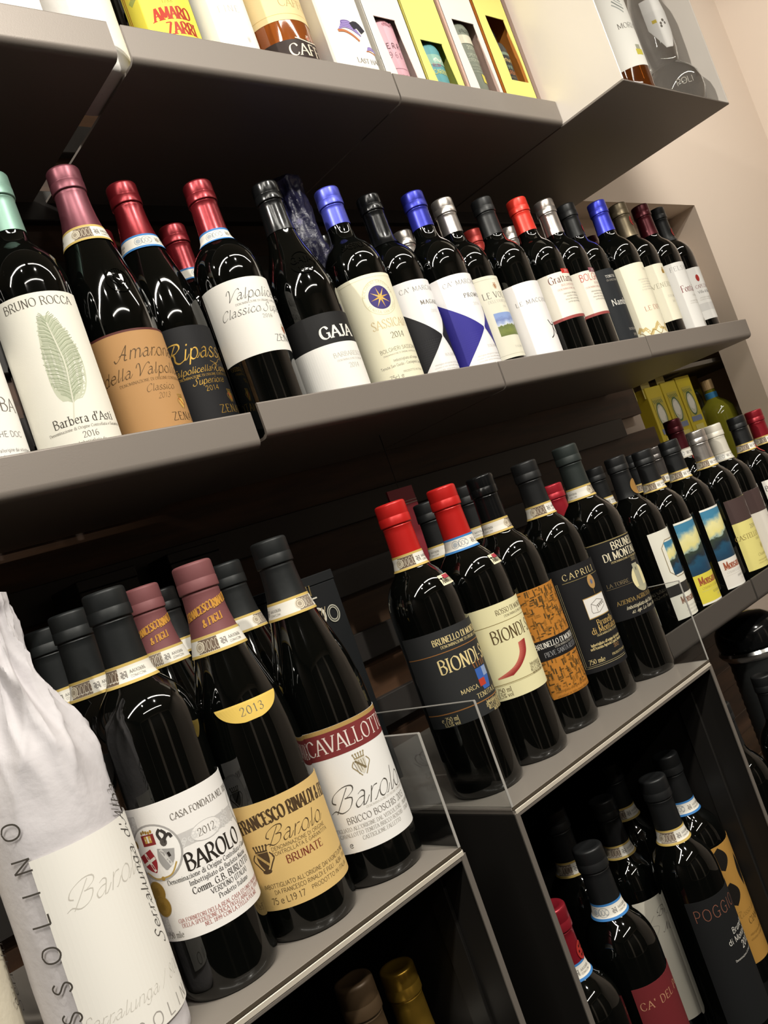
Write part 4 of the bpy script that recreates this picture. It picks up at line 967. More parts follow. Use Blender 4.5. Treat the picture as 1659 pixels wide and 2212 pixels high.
P.text('~ 750 ml', -.035, .0795, .0044, cr_, 'serif', cond=.8); P.text('13,5% vol', -.034, .0750, .0038, cr_, 'serif', cond=.8)
for k, q in enumerate(("Imbottigliato all'origine da", 'JACOPO BIONDI SANTI', 'NELLA CANTINA DELLA', 'MONTALCINO')): P.text(q, .024, .0832-.0032*k, .0030 if k != 1 else .0036, cr_, 'serif', cond=.75)
P.build('print', L)
def sticker(t, u, v, s_):
    P = Print('bordeaux', .0008); P.R = .030; P.rect(u-s_, v-s_*.55, u+s_, v+s_*.55, ink('e8e0c0')); P.off = .001; P.rect(u-s_*.4, v+s_*.1, u+s_*.8, v+s_*.5, ink('a83a48')); P.text('ANNATA', u, v-s_*.35, s_*.45, K, 'serif', cond=.7); P.build('shoulder_sticker', t)
sticker(t, .016, .2095, .010)
t = bottle('bordeaux', .6605, .633, ZB, -10, 'wine bottle with red capsule and cream label with red curved swoosh', red_cap, .064, 'doc', .244, -.016, group=GR)
L = lab(t, 'bordeaux', .118, .070, .166, 'e6dfb2'); P = Print('bordeaux'); br_ = ink('5b4a2e')
P.text('ROSSO DI MONTALCINO', .016, .1545, .0052, br_, 'serif', cond=.75); P.text('DENOMINAZIONE DI ORIGINE', .016, .1500, .0024, br_, 'serif'); P.rect(-.059, .1462, .059, .1468, ink('8a7a4a')); P.text('BIONDI-SANTI', .016, .1275, .0130, br_, 'serif', cond=.75); P.rect(-.059, .0858, .059, .0864, ink('8a7a4a')); P.rect(-.059, .0848, .059, .0851, ink('8a7a4a'))
for k in range(14): P.line(bez([(.000+.0007*k, .121+.0001*k), (-.003+.0006*k, .110), (-.014+.0006*k, .0995), (-.034+.0012*k, .0925)], 6), .0016, ink('%02x%02x%02x' % (200-4*k, 110-5*k, 95-4*k)))
P.text('~ 750 ml', -.034, .0780, .0048, br_, 'serif', cond=.8); P.text('13,5% vol', -.033, .0728, .0042, br_, 'serif', cond=.8)
for k, q in enumerate(('Imbottigliato da', 'JACOPO BIONDI', 'NELLA CANTINA', 'MONTALCINO')): P.text(q, .014, .0945-.0032*k, .0028, br_, 'serif', cond=.75)
P.build('print', L); sticker(t, .016, .2095, .010)
t = bottle('bordeaux', .7385, .6445, ZB, -10, 'wine bottle with glossy black capsule and orange mosaic pattern label', black_gloss, .060, 'docg', .247, .002, group=GR)
L = lab(t, 'bordeaux', .086, .040, .162, 'b8792f', uc=-.002); P = Print('bordeaux'); rr_ = random.Random(5)
for reg in ((.106, .161, 300), (.048, .0825, 190)):
    for k in range(reg[2]):
        u, v = rr_.uniform(-.044, .039), rr_.uniform(reg[0], reg[1])
        c_ = ink(rr_.choice(['8d5f24', '6f4c20', '5a4322', '9a682a', '4a3a20']))
        if rr_.random() < .5: P.rect(u, v-.0006, min(.041, u+rr_.uniform(.002, .006)), v+.0006, c_)
        else: P.rect(u, max(reg[0], v-.003), u+.0014, min(reg[1], v+.003), c_)
        P.off = .0006+(k % 9)*.00002
P.off = .0008; P.rect(-.045, .083, .041, .1055, ink('17171a')); P.off = .001; P.text('BRUNELLO DI MONTALCINO', .006, .0965, .0058, WH, 'serif', cond=.72); P.text('DENOMINAZIONE DI ORIGINE', .012, .0930, .0024, LG, 'serif'); P.text('PIEVE SANTA RESTITUTA', .006, .0862, .0052, ink('8d8d90'), 'serif', cond=.72); P.off = .0006; small(P, 2, .0, .0455, .0028, .05, ink('7a5420')); P.build('print', L)
P = Print('bordeaux'); P.text('2012', .050, .090, .004, WH, 'serif', rot=.0); P.text('GAJA', .050, .052, .004, WH, 'bold'); P.build('glass_print', t)
t = bottle('bordeaux', .8245, .6455, ZB, -8, 'wine bottle with black capsule and black label with small white house drawing', black_cap, .062, 'docg', .246, -.022, group=GR)
L = lab(t, 'bordeaux', .098, .040, .166, '1b1b1d'); P = Print('bordeaux'); P.text('CAPRILI', -.008, .1515, .0070, cr_, 'serif', track=5); P.rect(-.034, .1482, .030, .1487, ink('9a8a5a'))
P.disc(.002, .1405, .0058, .0085, ink('b08a55'), 22); P.off = .0008; crest(P, .002, .1405, .003, ink('5a6a8a')); P.off = .0006; P.line([(.001, .132), (.001, .1255)], .0005, GOLD)
P.rect(-.018, .0995, .016, .1245, ink('b99a5e')); P.off = .0008; P.rect(-.0175, .1005, .0155, .1235, ink('e6e3de')); P.off = .001
for q in ([(-.012, .108), (-.010, .116), (.0, .1195), (.010, .116), (.011, .110), (-.002, .104), (-.011, .105), (-.012, .108)], [(-.010, .116), (-.004, .112), (.010, .116)], [(-.004, .112), (-.004, .105)]): P.line(q, .0006, KG)
for k in range(4): P.rect(-.002+k*.003, .1095+.0008*k, -.0005+k*.003, .1125+.0008*k, KG)
P.off = .0006; P.text('Brunello', .004, .0895, .0072, ink('c9a765'), 'serif', cond=.85); P.text('di Montalcino', .004, .0820, .0072, ink('c9a765'), 'serif', cond=.85); P.text('DENOMINAZIONE DI ORIGINE', .004, .0785, .0022, cr_, 'serif'); P.lines(["Imbottigliato all'origine dal viticoltore", "nell'Azienda Agricola Caprili, Montalcino"], -.002, .0690, .0031, cr_, 'serif', lead=1.3, cond=.72, weight=1.2); P.text('2012', .006, .0595, .004, ink('b0885a'), 'serif'); P.text('750 ml~', -.026, .0500, .0052, cr_, 'serif', cond=.8); P.text('PRODOTTO IN ITALIA', .012, .0520, .0026, cr_, 'serif')
P.line([(-.042, .150), (-.042, .046), (.020, .046)], .0005, ink('b0a27a')); P.line([(-.040, .150), (-.040, .048), (.018, .048)], .0004, ink('b0a27a')); P.build('print', L)
t = bottle('bordeaux', .9040, .638, ZB, -10, 'wine bottle with dark green black capsule and black label with pale tower medallion', foil('262d2b', .5, .2), .062, 'docg', .246, .000, H=.304, group=GR)
L = lab(t, 'bordeaux', .110, .076, .174, '19191b'); P = Print('bordeaux'); P.rect(-.055, .1725, .055, .1735, ink('9a8a5a')); P.text('BRUNELLO', .010, .1605, .0092, ink('e6dcc0'), 'serif', weight=1.3, cond=.85); P.text('DI MONTALCINO', .008, .1490, .0092, ink('e6dcc0'), 'serif', weight=1.3, cond=.8); P.text('DENOMINAZIONE DI ORIGINE CONTROLLATA', .008, .1450, .0022, cr_, 'serif'); P.text('2012', .010, .1400, .004, ink('b0a27a'), 'serif')
P.disc(.010, .1175, .0150, .0165, ink('e3d8a8'), 30); P.off = .0008; P.rect(.002, .106, .0125, .1365, ink('a9a68e')); P.span(lambda v: .010-.0145*math.sqrt(max(0, 1-((v-.1175)/.0162)**2)), lambda v: .010+.0145*math.sqrt(max(0, 1-((v-.1175)/.0162)**2)), .1015, .1085, ink('b5b093'), 6, 8); P.off = .001; P.rect(.006, .1275, .008, .1315, ink('6f6c5c')); P.off = .0006
P.text('LA TORRE', -.024, .1180, .0044, ink('8a7a5a'), 'serif'); P.rect(-.040, .1158, -.006, .1161, ink('8a7a5a')); P.text('AZIENDA AGRICOLA LA TORRE', .008, .0945, .0050, ink('a58a52'), 'serif', cond=.85); P.text('Imbottigliato dal Dott. Luigi Anania', .010, .0868, .0042, ink('e0d6b8'), 'script', weight=1.5, cond=.8); P.text('az. agr. La Torre - Montalcino', .010, .0810, .0042, ink('e0d6b8'), 'script', weight=1.5, cond=.8); P.build('print', L)
# second row
bottle('bordeaux', .7155, .7165, ZB, 0, 'wine bottle with black capsule between the two red capsules, second row', black_cap, .062, 'docg', .246, .000, H=.294, group=GR)
bottle('bordeaux', .7935, .7225, ZB, 0, 'wine bottle with black capsule right behind the glossy black capsule', black_cap, .062, 'docg', .246, .010, H=.299, group=GR)
bottle('bordeaux', .962, .722, ZB, 0, 'small wine bottle with red capsule behind the tower medallion bottle', foil('a82431', .35, .4), .062, None, H=.264, group=GR)
t = empty('hanging_card', (.763, .800, ZC-.040)); tag(t, 'dark red card with rounded lower corners and cream trim hanging behind the red capsules', 'card')
b = MB(); mm = M('maroon_card', '7a2630', .4); rc = .014; pr = []
for (cx, a0) in ((.023-rc, -90), (-.023+rc, 180)):
    pr += [(cx+rc*math.cos(math.radians(a0+k*15)), rc+rc*math.sin(math.radians(a0+k*15))) for k in range(7)] if cx > 0 else []
pr = [(-.023+rc-rc*math.cos(math.radians(k*15)), rc-rc*math.sin(math.radians(k*15))) for k in range(7)]+pr+[(.023, .108), (-.023, .108)]
b.grid([[(p[0], 0, p[1]) for p in pr], [(p[0], .003, p[1]) for p in pr]], mm, closed=True)
for yy, fl in ((0, 1), (.003, 0)):
    q = [(p[0], yy, p[1]) for p in pr]; b.face(q if fl else q[::-1], mm)
b.build('card_body', t)
P = Print(None, 0, flat=lambda u, v, o: (u, -.0004-o, v)); P.line([(-.023, .086), (.023, .086)], .0010, ink('a08a80')); P.line([(-.023, .0895), (.023, .0895)], .0008, ink('a08a80')); P.build('trim_line', t)
b = MB(); b.box((-.0004, .001, .107), (.0004, .0018, .1825), K); b.build('string', t)

# --- bottles on the lower right shelf --------------------------------------------
GT = 'wine bottles on the lower right shelf'; ZL = ZT+.003
rows = [ # x, y, H, capsule, caplen, band, desc, label
 (1.290, .876, .290, foil('4a3230', .45, .3), .062, None, 'wine bottle with brown red capsule in the back of the lower right shelf', None),
 (1.200, .808, .290, black_cap, .062, 'docg', 'wine bottle with black capsule and pink label half hidden by the tower medallion bottle', 'pink'),
 (1.135, .7215, .294, black_cap, .066, None, 'wine bottle with black capsule, gold oval seal and octagon picture label', 'octagon'),
 (1.310, .801, .290, black_cap, .062, 'docg', 'wine bottle with black capsule in the second row behind the gold seal', None),
 (1.2136, .7215, .290, black_cap, .062, 'docg', 'wine bottle with black capsule and painted castle label above yellow', 'yellow'),
 (1.390, .804, .290, foil('6a6664', .3, .8), .062, 'docg', 'wine bottle with pewter capsule in the second row of the lower right shelf', None),
 (1.302, .722, .291, black_cap, .062, 'docg', 'wine bottle with black capsule and painted castle label above white', 'white'),
 (1.495, .807, .327, maroon_cap, .062, 'plain', 'tall wine bottle with maroon capsule and red seal before the yellow boxes', None),
 (1.400, .722, .292, silver_cap, .062, 'docg', 'wine bottle with shiny silver capsule and brown and yellow label', 'castello'),
 (1.4775, .7285, .292, foil('d8d2c4', .45, .2), .062, 'plain', 'wine bottle with ivory capsule and brown and white label', 'ama'),
 (1.571, .726, .292, black_cap, .062, 'docg', 'wine bottle with black capsule, red rooster seal and plain white label', 'badia'),
 (1.6505, .726, .292, foil('8f1c28', .35, .4), .062, 'docg', 'wine bottle with crimson capsule at the right edge of the photo', None)]
def fraktur(P, t_, u, v, h, m): P.text(t_, u, v, h, m, 'bold', cond=.62, weight=.8)
for (x, y, H, cp, ln, bd, desc, lb) in rows:
    t = bottle('bordeaux', x, y, ZL, 0, desc, cp, ln, bd, .246 if bd else None, -.030, H=H, group=GT); P = Print('bordeaux')
    if lb == 'pink':
        L = lab(t, 'bordeaux', .086, .040, .165, 'd9b3ab'); P.rect(-.042, .07, .042, .11, ink('e0c4bc')); crest(P, -.010, .150, .006, ink('b08a88')); P.text('IL PALAGIO', -.008, .125, .008, ink('b08a88'), 'serif'); P.span(lambda v: -.02, lambda v: .042, .06, .08, ink('a87a72'), 4, 8); P.build('print', L)
    elif lb == 'octagon':
        seal(t, 'bordeaux', .2475, M('seal_gold', 'b98d4e', .4, metal=.4), .002, .0125, 'neck_seal')
        L = lab(t, 'bordeaux', .088, .036, .172, 'ebe8da', uc=.012); P.rect(-.032, .072, .056, .088, ink('33312f'))
        a = [(-.008, .156), (.030, .156), (.040, .146), (.040, .108), (.030, .098), (-.008, .098), (-.018, .108), (-.018, .146), (-.008, .156)]; P.line(a, .0014, ink('9c8f74')); P.off = .0008; fraktur(P, 'Monsanto', .002, .058, .0105, ink('8f6a58')); P.off = .0006; small(P, 3, .014, .050, .003, .05, LG); P.build('print', L)
        picture(L, 'bordeaux', -.012, .101, .034, .153, paint_castle)
    elif lb in ('yellow', 'white'):
        L = lab(t, 'bordeaux', .088, .034, .172, 'e0d24e' if lb == 'yellow' else 'e9e4dc', uc=.012); P.rect(-.032, .169, .056, .172, ink('f0eee6')); picture(L, 'bordeaux', -.032, .083, .056, .1688, paint_castle)
        P.rect(-.032, .034, .056, .037, ink('f0eee6')); fraktur(P, 'Monsanto', -.003, .066, .0125, ink('a0553a')); P.text('CHIANTI CLASSICO', -.002, .0585, .0036, ink('a08a4a') if lb == 'yellow' else LG, 'serif'); P.line([(-.026, .0555), (.05, .0555)], .0003, LG); P.text('RISERVA' if lb == 'yellow' else 'ANNATA', .004, .049, .0034, KG, 'serif', track=2); P.text('2013', .006, .043, .003, LG, 'serif'); P.build('print', L)
    elif lb in ('castello', 'ama'):
        L = lab(t, 'bordeaux', .092, .038, .166, 'e3d886' if lb == 'castello' else 'ddd6cc', uc=.008); P.rect(-.038, .124, .054, .166, ink('4a3a38')); P.off = .0008
        w_ = ink('8d8280') if lb == 'castello' else ink('d5ccc4')
        for q in ([(.010, .128), (.014, .140), (.010, .150), (.018, .158)], [(.012, .136), (.024, .144), (.030, .138)], [(.018, .130), (.022, .142), (.030, .150)]): P.line(bez(q, 4), .004, w_)
        P.off = .0006
        if lb == 'castello': P.text('2014', .002, .108, .007, KG, 'serif'); P.text('CASTELLO DI AMA', .002, .093, .0085, ink('8a7440'), 'serif', cond=.85); P.text('SAN LORENZO', .012, .086, .0036, ink('a89858'), 'serif'); crest(P, .006, .074, .005, ink('b9a85e')); crest(P, .018, .074, .005, ink('b9a85e')); P.text('Chianti Classico', .012, .058, .005, ink('a89858'), 'serif'); small(P, 2, .012, .05, .0026, .05, ink('b9a85e'))
        else: P.text('2015', .008, .108, .005, LG, 'serif'); P.text('AMA', .010, .090, .011, KG, 'serif'); crest(P, .012, .072, .006, LG); small(P, 2, .012, .058, .003, .04, LG)
        P.build('print', L)
    elif lb == 'badia':
        L = lab(t, 'bordeaux', .094, .034, .168, 'e8e3dc', uc=.008); P.text('Badia a Coltibuono', .010, .148, .0098, ink('4b4540'), 'serif', cond=.85); P.text('CHIANTI CLASSICO', .010, .12, .005, KG, 'serif'); P.build('print', L)
        seal(t, 'bordeaux', .229, RED, .006, .010, 'rooster_seal', dots=K)
    if 'maroon capsule and red seal' in desc: seal(t, 'bordeaux', .222, RED, -.004, .009, dots=K)

# --- bottles inside the cabinet ----------------------------------------------------
ZI = -.665+.0042
inside = [(.664, .6135, .300, black_cap, .062, 'doc', 'wine bottle with black capsule and maroon label, front of the cabinet', 'maroon'),
 (.799, .690, .288, black_cap, .062, 'docg', 'wine bottle with black capsule and white script label inside the cabinet', 'script'),
 (.8055, .612, .311, black_cap, .062, 'docg', 'wine bottle with black capsule and black label with copper lettering inside the cabinet', 'copper'),
 (.8835, .641, .306, black_cap, .062, 'doc', 'wine bottle with black capsule and large gold pattern label inside the cabinet', 'gold'),
 (.871, .7225, .303, black_cap, .062, 'docg', 'wine bottle with black capsule in the dark back right of the cabinet', None),
 (.7215, .700, .312, black_cap, .064, 'docg', 'wine bottle with black capsule in the dark back left of the cabinet', None),
 (.5765, .606, .284, foil('8e1f2c', .35, .4), .062, 'doc', 'wine bottle with crimson capsule and red rooster seal at the cabinet side', 'rooster')]
for (x, y, H, cp, ln, bd, desc, lb) in inside:
    t = bottle('bordeaux', x, y, ZI, 0, desc, cp, ln, bd, .244, -.030, H=H, group=GC); P = Print('bordeaux')
    if lb == 'maroon':
        L = lab(t, 'bordeaux', .088, .060, .166, '6a2428', uc=.006); P.text("CA' DEL POGGIO", .010, .144, .0075, ink('b98a6a'), 'serif', track=2); P.disc(.034, .140, .008, .010, ink('a88a4e'), 20); P.line([(-.030, .125), (-.030, .07)], .0006, ink('b98a6a')); P.line([(-.026, .125), (-.026, .07)], .0006, ink('b98a6a')); P.build('print', L)
    elif lb == 'script':
        L = lab(t, 'bordeaux', .100, .030, .180, 'd9d4c6', uc=.010); P.text('Brunello di', .016, .157, .0095, KG, 'script'); P.text('Montalcino', .018, .137, .0095, KG, 'script'); P.rect(.006, .075, .040, .105, ink('9a968c')); P.line(bez([(-.02, .160), (-.028, .150), (-.018, .146), (-.026, .135)], 4), .0008, LG); P.text('2012', .02, .06, .006, KG, 'script'); P.build('print', L)
    elif lb == 'copper':
        L = lab(t, 'bordeaux', .110, .030, .172, '1b1c1d', uc=.006); P.text('POGGIO', -.013, .150, .0125, ink('8d5a48'), 'sans', weight=.6, cond=.85, track=2); P.line(bez([(.020, .166), (.026, .155), (.022, .142)], 4), .0006, ink('8d5a48')); P.text('Brunello', .008, .126, .0062, WH, 'sans', weight=.9); P.text('di Montalcino', .008, .117, .0062, WH, 'sans', weight=.9); P.text('2012', .010, .1065, .0072, WH, 'sans'); P.text('Denominazione di Origine Controllata', .008, .099, .0022, WH, 'sans'); P.build('print', L)
    elif lb == 'gold':
        L = lab(t, 'bordeaux', .120, .050, .190, 'b08440', uc=.006); d = ink('1c1916')
        for sg in (-1, 1):
            for v0 in (.118, .160): P.span(lambda v: .012+sg*.026-.016*math.sin((v-v0)/.028*math.pi), lambda v: .012+sg*.026+.010*math.sin((v-v0)/.028*math.pi), v0, v0+.028, d, 12, 8)
        P.span(lambda v: .012-.006*math.sin((v-.13)/.04*math.pi), lambda v: .012+.006*math.sin((v-.13)/.04*math.pi), .13, .17, d, 12, 4); P.text('CIAMPOLETO', .024, .092, .0072, ink('5a4320'), 'serif'); P.text('Rosso di Montalcino', .02, .104, .0065, ink('8a6a34'), 'script'); small(P, 2, .02, .08, .003, .06, ink('7a5a2a')); P.build('print', L)
    elif lb == 'rooster': seal(t, 'bordeaux', .252, RED, .006, .009, 'rooster_seal', dots=ink('3a1010'))
bottle('bordeaux', .352, .612, ZI, 0, 'wine bottle with dull brown capsule inside the lower left cabinet', foil('4a3a28', .45, .3), .062, 'plain', .240, H=.348, group='wine bottles inside the left cabinet')
bottle('bordeaux', .4222, .655, ZI, 0, 'wine bottle with shiny gold capsule inside the lower left cabinet', gold_cap, .066, 'plain', .236, H=.31, group='wine bottles inside the left cabinet')
# low shelf right of the cabinets
for (x, y, H, desc) in ((1.075, .665, .300, 'black wine bottle with black capsule on the low shelf, nearest the cabinet'), (1.172, .640, .306, 'black wine bottle with black capsule on the low shelf at the right edge'), (1.12, .76, .296, 'black wine bottle with black capsule at the back of the low shelf')):
    t = bottle('bordeaux', x, y, -.664, 0, desc, black_cap, .062, None, H=H, group='black bottles on the low shelf')

# black canister with chrome ring on the low shelf
t = empty('canister', (1.392, .755, ZC-.664)); tag(t, 'glossy black canister with domed lid and chrome ring at the right edge', 'canister')
bk = M('canister_black', '0e0f10', .12, coat=.4); ch = M('chrome', 'c8c8c8', .15, metal=1.0)
b = MB(); b.smooth = True; b.lathe([(.001, .0), (.046, 0), (.047, .004)]+[(.047+.0012*(k % 2), .01+k*.006) for k in range(42)]+[(.047, .265), (.050, .275)], M('canister_body', '2a2b2b', .3), 36); b.build('ribbed_body', t)
b = MB(); b.smooth = True; b.lathe([(.050, .2755), (.0575, .283), (.0600, .288), (.0575, .293), (.053, .2935)], ch, 44); b.build('chrome_ring', t)
b = MB(); b.smooth = True; b.lathe([(.053, .2938), (.0565, .297), (.0575, .310), (.055, .325), (.047, .338), (.032, .347), (.015, .350), (.001, .3505)], bk, 44); b.build('lid', t)

# ================================================================== TOP SHELF
ZF = Z1+.0032; GTOP = 'bottles and boxes on the top shelf'
def gift(x0, x1, y0, y1, h, mat, desc, name='gift_box', side=None):
    t = empty(name, ((x0+x1)/2, y0, ZC+ZF)); tag(t, desc, 'box', GTOP); w2 = (x1-x0)/2
    part('box_body', (-w2, 0, 0), (w2, y1-y0, h), mat, t, .001)
    return t, w2
wc = M('white_card', 'efece6', .55)
t, w2 = gift(.352, .428, .692, .775, .33, wc, 'plain white gift box at the far left of the top shelf')
part('lid', (-w2-.0006, -.0006, .2), (w2+.0006, .0836, .331), wc, t, .001)
t, rf = wrapped(.488, .735, ZF+.001, .33, .041, M('white_wrap', 'e9e6e2', .6, bump=(120, .3, .0015)), 'bottle wrapped in white paper standing over the gap of the top shelves', 31, rn=.02, zsh=.62, amp=.004, seg=80)
bottle('bordeaux', .622, .817, ZF, 0, 'black wine bottle behind the yellow label bottle on the top shelf', black_cap, H=.31, group=GTOP, name='spirits_bottle')
t = bottle('bordeaux', .590, .728, ZF, -20, 'bottle with bright yellow label and red lettering on the top shelf', foil('7a1f26'), H=.30, group=GTOP, name='spirits_bottle')
L = lab(t, 'bordeaux', .108, .024, .150, 'e9dc52'); P = Print('bordeaux'); rd = ink('a8321f')
for u in (-.050, -.047): P.line([(u, .026), (u, .148)], .0010, rd)
P.line([(-.050, .030), (.052, .030)], .0008, rd); P.line([(-.050, .027), (.052, .027)], .0006, rd)
P.text('AMARO', .004, .073, .0145, rd, 'bold', cond=.62); P.text('ZARRI', .010, .055, .0140, rd, 'bold', cond=.66); P.text('1788', .002, .092, .0045, ink('8a7a2a'), 'serif')
for q in ([(-.040, .140), (-.020, .115), (-.010, .100)], [(-.042, .123), (-.02, .113), (.0, .110)], [(-.04, .105), (-.015, .120), (.0, .130)]): P.line(bez(q, 4), .007, ink('a9b060'))
P.build('print', L)
t = bottle('bordeaux', .722, .816, ZF, 0, 'dark bottle with gold streaks behind the white label bottle on the top shelf', gold_cap, H=.31, group=GTOP, name='spirits_bottle')
P = Print('bordeaux'); P.line([(-.06, .03), (.02, .075)], .003, GOLD); P.line([(-.06, .07), (.02, .115)], .003, GOLD); P.build('gold_streaks', t)
t = bottle('bordeaux', .671, .7275, ZF, -18, 'dark bottle with tall blank white label on the top shelf', black_cap, H=.30, group=GTOP, name='spirits_bottle')
L = lab(t, 'bordeaux', .104, .008, .19, 'f4f2ee', uc=.012); P = Print('bordeaux'); P.text('FINE', .004, .096, .008, LG, 'serif', track=4); crest(P, .016, .062, .004, ink('cfcac4')); P.build('print', L)

# amber liqueur bottle
amber = clear_glass('amber_liquor', 'd8813a')
t = empty('spirits_bottle', (.760, .7315, ZC+ZF), math.radians(-20)); tag(t, 'wide clear bottle of amber liqueur with cream label on the top shelf', 'bottle', GTOP)
pa = [(.001, .004), (.035, .003), (.041, 0), (.0435, .004), (.044, .010), (.044, .17), (.042, .185), (.034, .205), (.02, .22), (.015, .235), (.015, .30), (.001, .30)]
PROF['amber'] = pa; RB['amber'] = .044
b = MB(); b.smooth = True; b.lathe(pa, M('amber_glass', 'b8642a', .05, trans=.55, coat=.4), 44); b.build('glass_body', t)
L = lab(t, 'amber', .150, .100, .172, 'e6cf9a'); P = Print('amber'); P.text('CAFFO', .022, .118, .011, ink('a8895a'), 'serif', weight=.7); P.line([(-.07, .108), (.07, .108)], .0006, ink('c9a86a'))
for k in range(9): P.line([(-.072, .112+.0065*k), (-.045, .1125+.0065*k)], .0012, ink('d2b67c'))
P.build('print', L)
L = label_patch('amber', .120, .046, .074, ink('2a1c17'), u0=-.045, name='lower_label', parent=t); P = Print('amber', .0008); P.text('CAFFO', .024, .053, .0150, ink('e6d8c4'), 'serif', weight=1.3); crest(P, .024, .077, .004, ink('b04a30'), ink('e6d8c4'), ink('e6d8c4')); P.line(bez([(.004, .076), (.024, .0715), (.044, .076)], 4), .0014, ink('e6d8c4')); P.build('print', L)
t, w2 = gift(.905, .955, .800, .850, .31, M('gold_card', '7a6420', .35, metal=.5), 'dark gold gift box behind the amber liqueur bottle')
t, w2 = gift(.812, .8875, .692, .768, .33, wc, 'white gift box printed with a purple hat on the top shelf')
P = Print(None, 0, flat=lambda u, v, o: (u, -.0003-o, v)); pu = [ink('8d7ab8'), ink('a898cc'), ink('6f5a9c')]; orr = ink('b9734a')
def hat(u, v, s_):
    for k in range(12):
        P.line(bez([(u-s_*(1-.05*k), v+s_*.05*k), (u-s_*.4, v+s_*(.35+.04*k)), (u+s_*.3, v+s_*(.3+.05*k)), (u+s_*(1-.03*k), v-s_*.1+s_*.04*k)], 5), s_*.09, pu[k % 3])
    P.line(bez([(u-s_, v), (u-s_*.4, v+s_*.08), (u+s_*.2, v-s_*.12), (u+s_*.7, v-s_*.5)], 5), s_*.18, orr)
hat(.004, .102, .020); hat(.032, .078, .008); P.line(bez([(.012, .112), (.022, .116), (.030, .106)], 4), .010, ink('2b2833')); P.text('LAST HAT', .022, .060, .0065, KG, 'serif'); small(P, 3, .020, .052, .003, .03, LG); P.build('print', t)
P = Print(None, 0, flat=lambda u, v, o: (-w2-.0004, .03-u, v)); P.text('MALT WHISKY', .0, .07, .003, KG, 'sans', rot=-1.57); P.build('side_print', t)

# gift boxes with a window and a bottle inside
def window_box(x0, x1, y0, mat, sidemat, wt, wb, bot, cap, prints, desc, wl=.20, wr=.80):
    t = empty('window_box', ((x0+x1)/2, y0, ZC+ZF)); tag(t, desc, 'box', 'gift boxes with windows on the top shelf'); W = x1-x0; w2 = W/2; D = .078; h = .335; th = .0012
    b = MB(); b.box((-w2, 0, 0), (-w2+th, D, h), sidemat); b.box((w2-th, 0, 0), (w2, D, h), sidemat); b.box((-w2, D-th, 0), (w2, D, h), mat); b.box((-w2, 0, h-th), (w2, D, h), mat); b.box((-w2, 0, 0), (w2, D, th), mat); b.build('box_body', t)
    b = MB(); n = 24
    def lf(v): f = (v-wb)/(wt-wb); return -w2+W*(wl+.10*(.5-.5*math.cos(min(1, max(0, 1-f)*1.3)*math.pi)))
    def rf_(v): f = (v-wb)/(wt-wb); return -w2+W*(wr+.08*(.5-.5*math.cos(min(1, max(0, 1-f)*1.3)*math.pi)))
    vs = [wb+(wt-wb)*k/n for k in range(n+1)]
    for yy in (0, th):
        b.grid([[(-w2, yy, v), (lf(v), yy, v)] for v in vs], mat); b.grid([[(rf_(v), yy, v), (w2, yy, v)] for v in vs], mat)
        b.face([(-w2, yy, wt), (w2, yy, wt), (w2, yy, h), (-w2, yy, h)], mat)
        if wb > 0: b.face([(-w2, yy, 0), (w2, yy, 0), (w2, yy, wb), (-w2, yy, wb)], mat)
    for fn in (lf, rf_): b.grid([[(fn(v), 0, v), (fn(v), th, v)] for v in vs], mat)
    b.face([(lf(wt), 0, wt), (rf_(wt), 0, wt), (rf_(wt), th, wt), (lf(wt), th, wt)], mat)
    b.build('window_front', t)
    # bottle inside
    e = empty('boxed_bottle', (0, .0345, .002)); e.parent = t
    b = MB(); b.smooth = True; b.lathe([(.001, 0), (.030, 0), (.032, .004), (.032, bot-.012), (.0295, bot-.003), (.024, bot), (.001, bot)], cap[0], 32); b.build('tube_body', e)
    if cap[1]: b = MB(); b.smooth = True; b.lathe([(.024, bot), (.0235, bot+.02), (.020, bot+.034), (.010, bot+.040), (.001, bot+.041)], cap[1], 28); b.build('stopper', e)
    P = Print(lambda v: .032, .0006, rr=.032); prints(P); P.build('print', e)
    return t
def cart(P, u, v, m): P.line(bez([(u-.012, v+.002), (u-.006, v+.006), (u, v), (u+.006, v+.006), (u+.012, v)], 4), .0016, m); P.text('SAMAROLI', u, v, .0050, m, 'sans', cond=.7)
def pr1(P): cart(P, .004, .128, ink('b07a86')); P.text('SHERRY', -.004, .094, .0078, ink('5b4148'), 'sans', track=7); P.text('1968', -.004, .080, .0085, ink('7a5a62'), 'sans', track=7, weight=.6); P.text('SINGLE MALT', .006, .050, .0048, ink('a87a86'), 'sans'); P.text('SCOTCH', .006, .042, .0048, ink('a87a86'), 'sans'); P.line([(-.02, .064), (.03, .064)], .0005, ink('a87a86'))
def pr2(P): P.rect(-.05, .082, .05, .098, ink('8fb8a8')); P.off = .0008; cart(P, .004, .086, ink('d8e0d0')); P.text('CARIBBEAN', .006, .067, .0068, ink('e0d870'), 'sans', cond=.8); P.text('RUM', -.004, .078, .0055, ink('c05a78'), 'sans'); P.disc(.010, .040, .008, .008, ink('d05068'), 18); P.line([(.010, .034), (.012, .024)], .002, ink('d05068'))
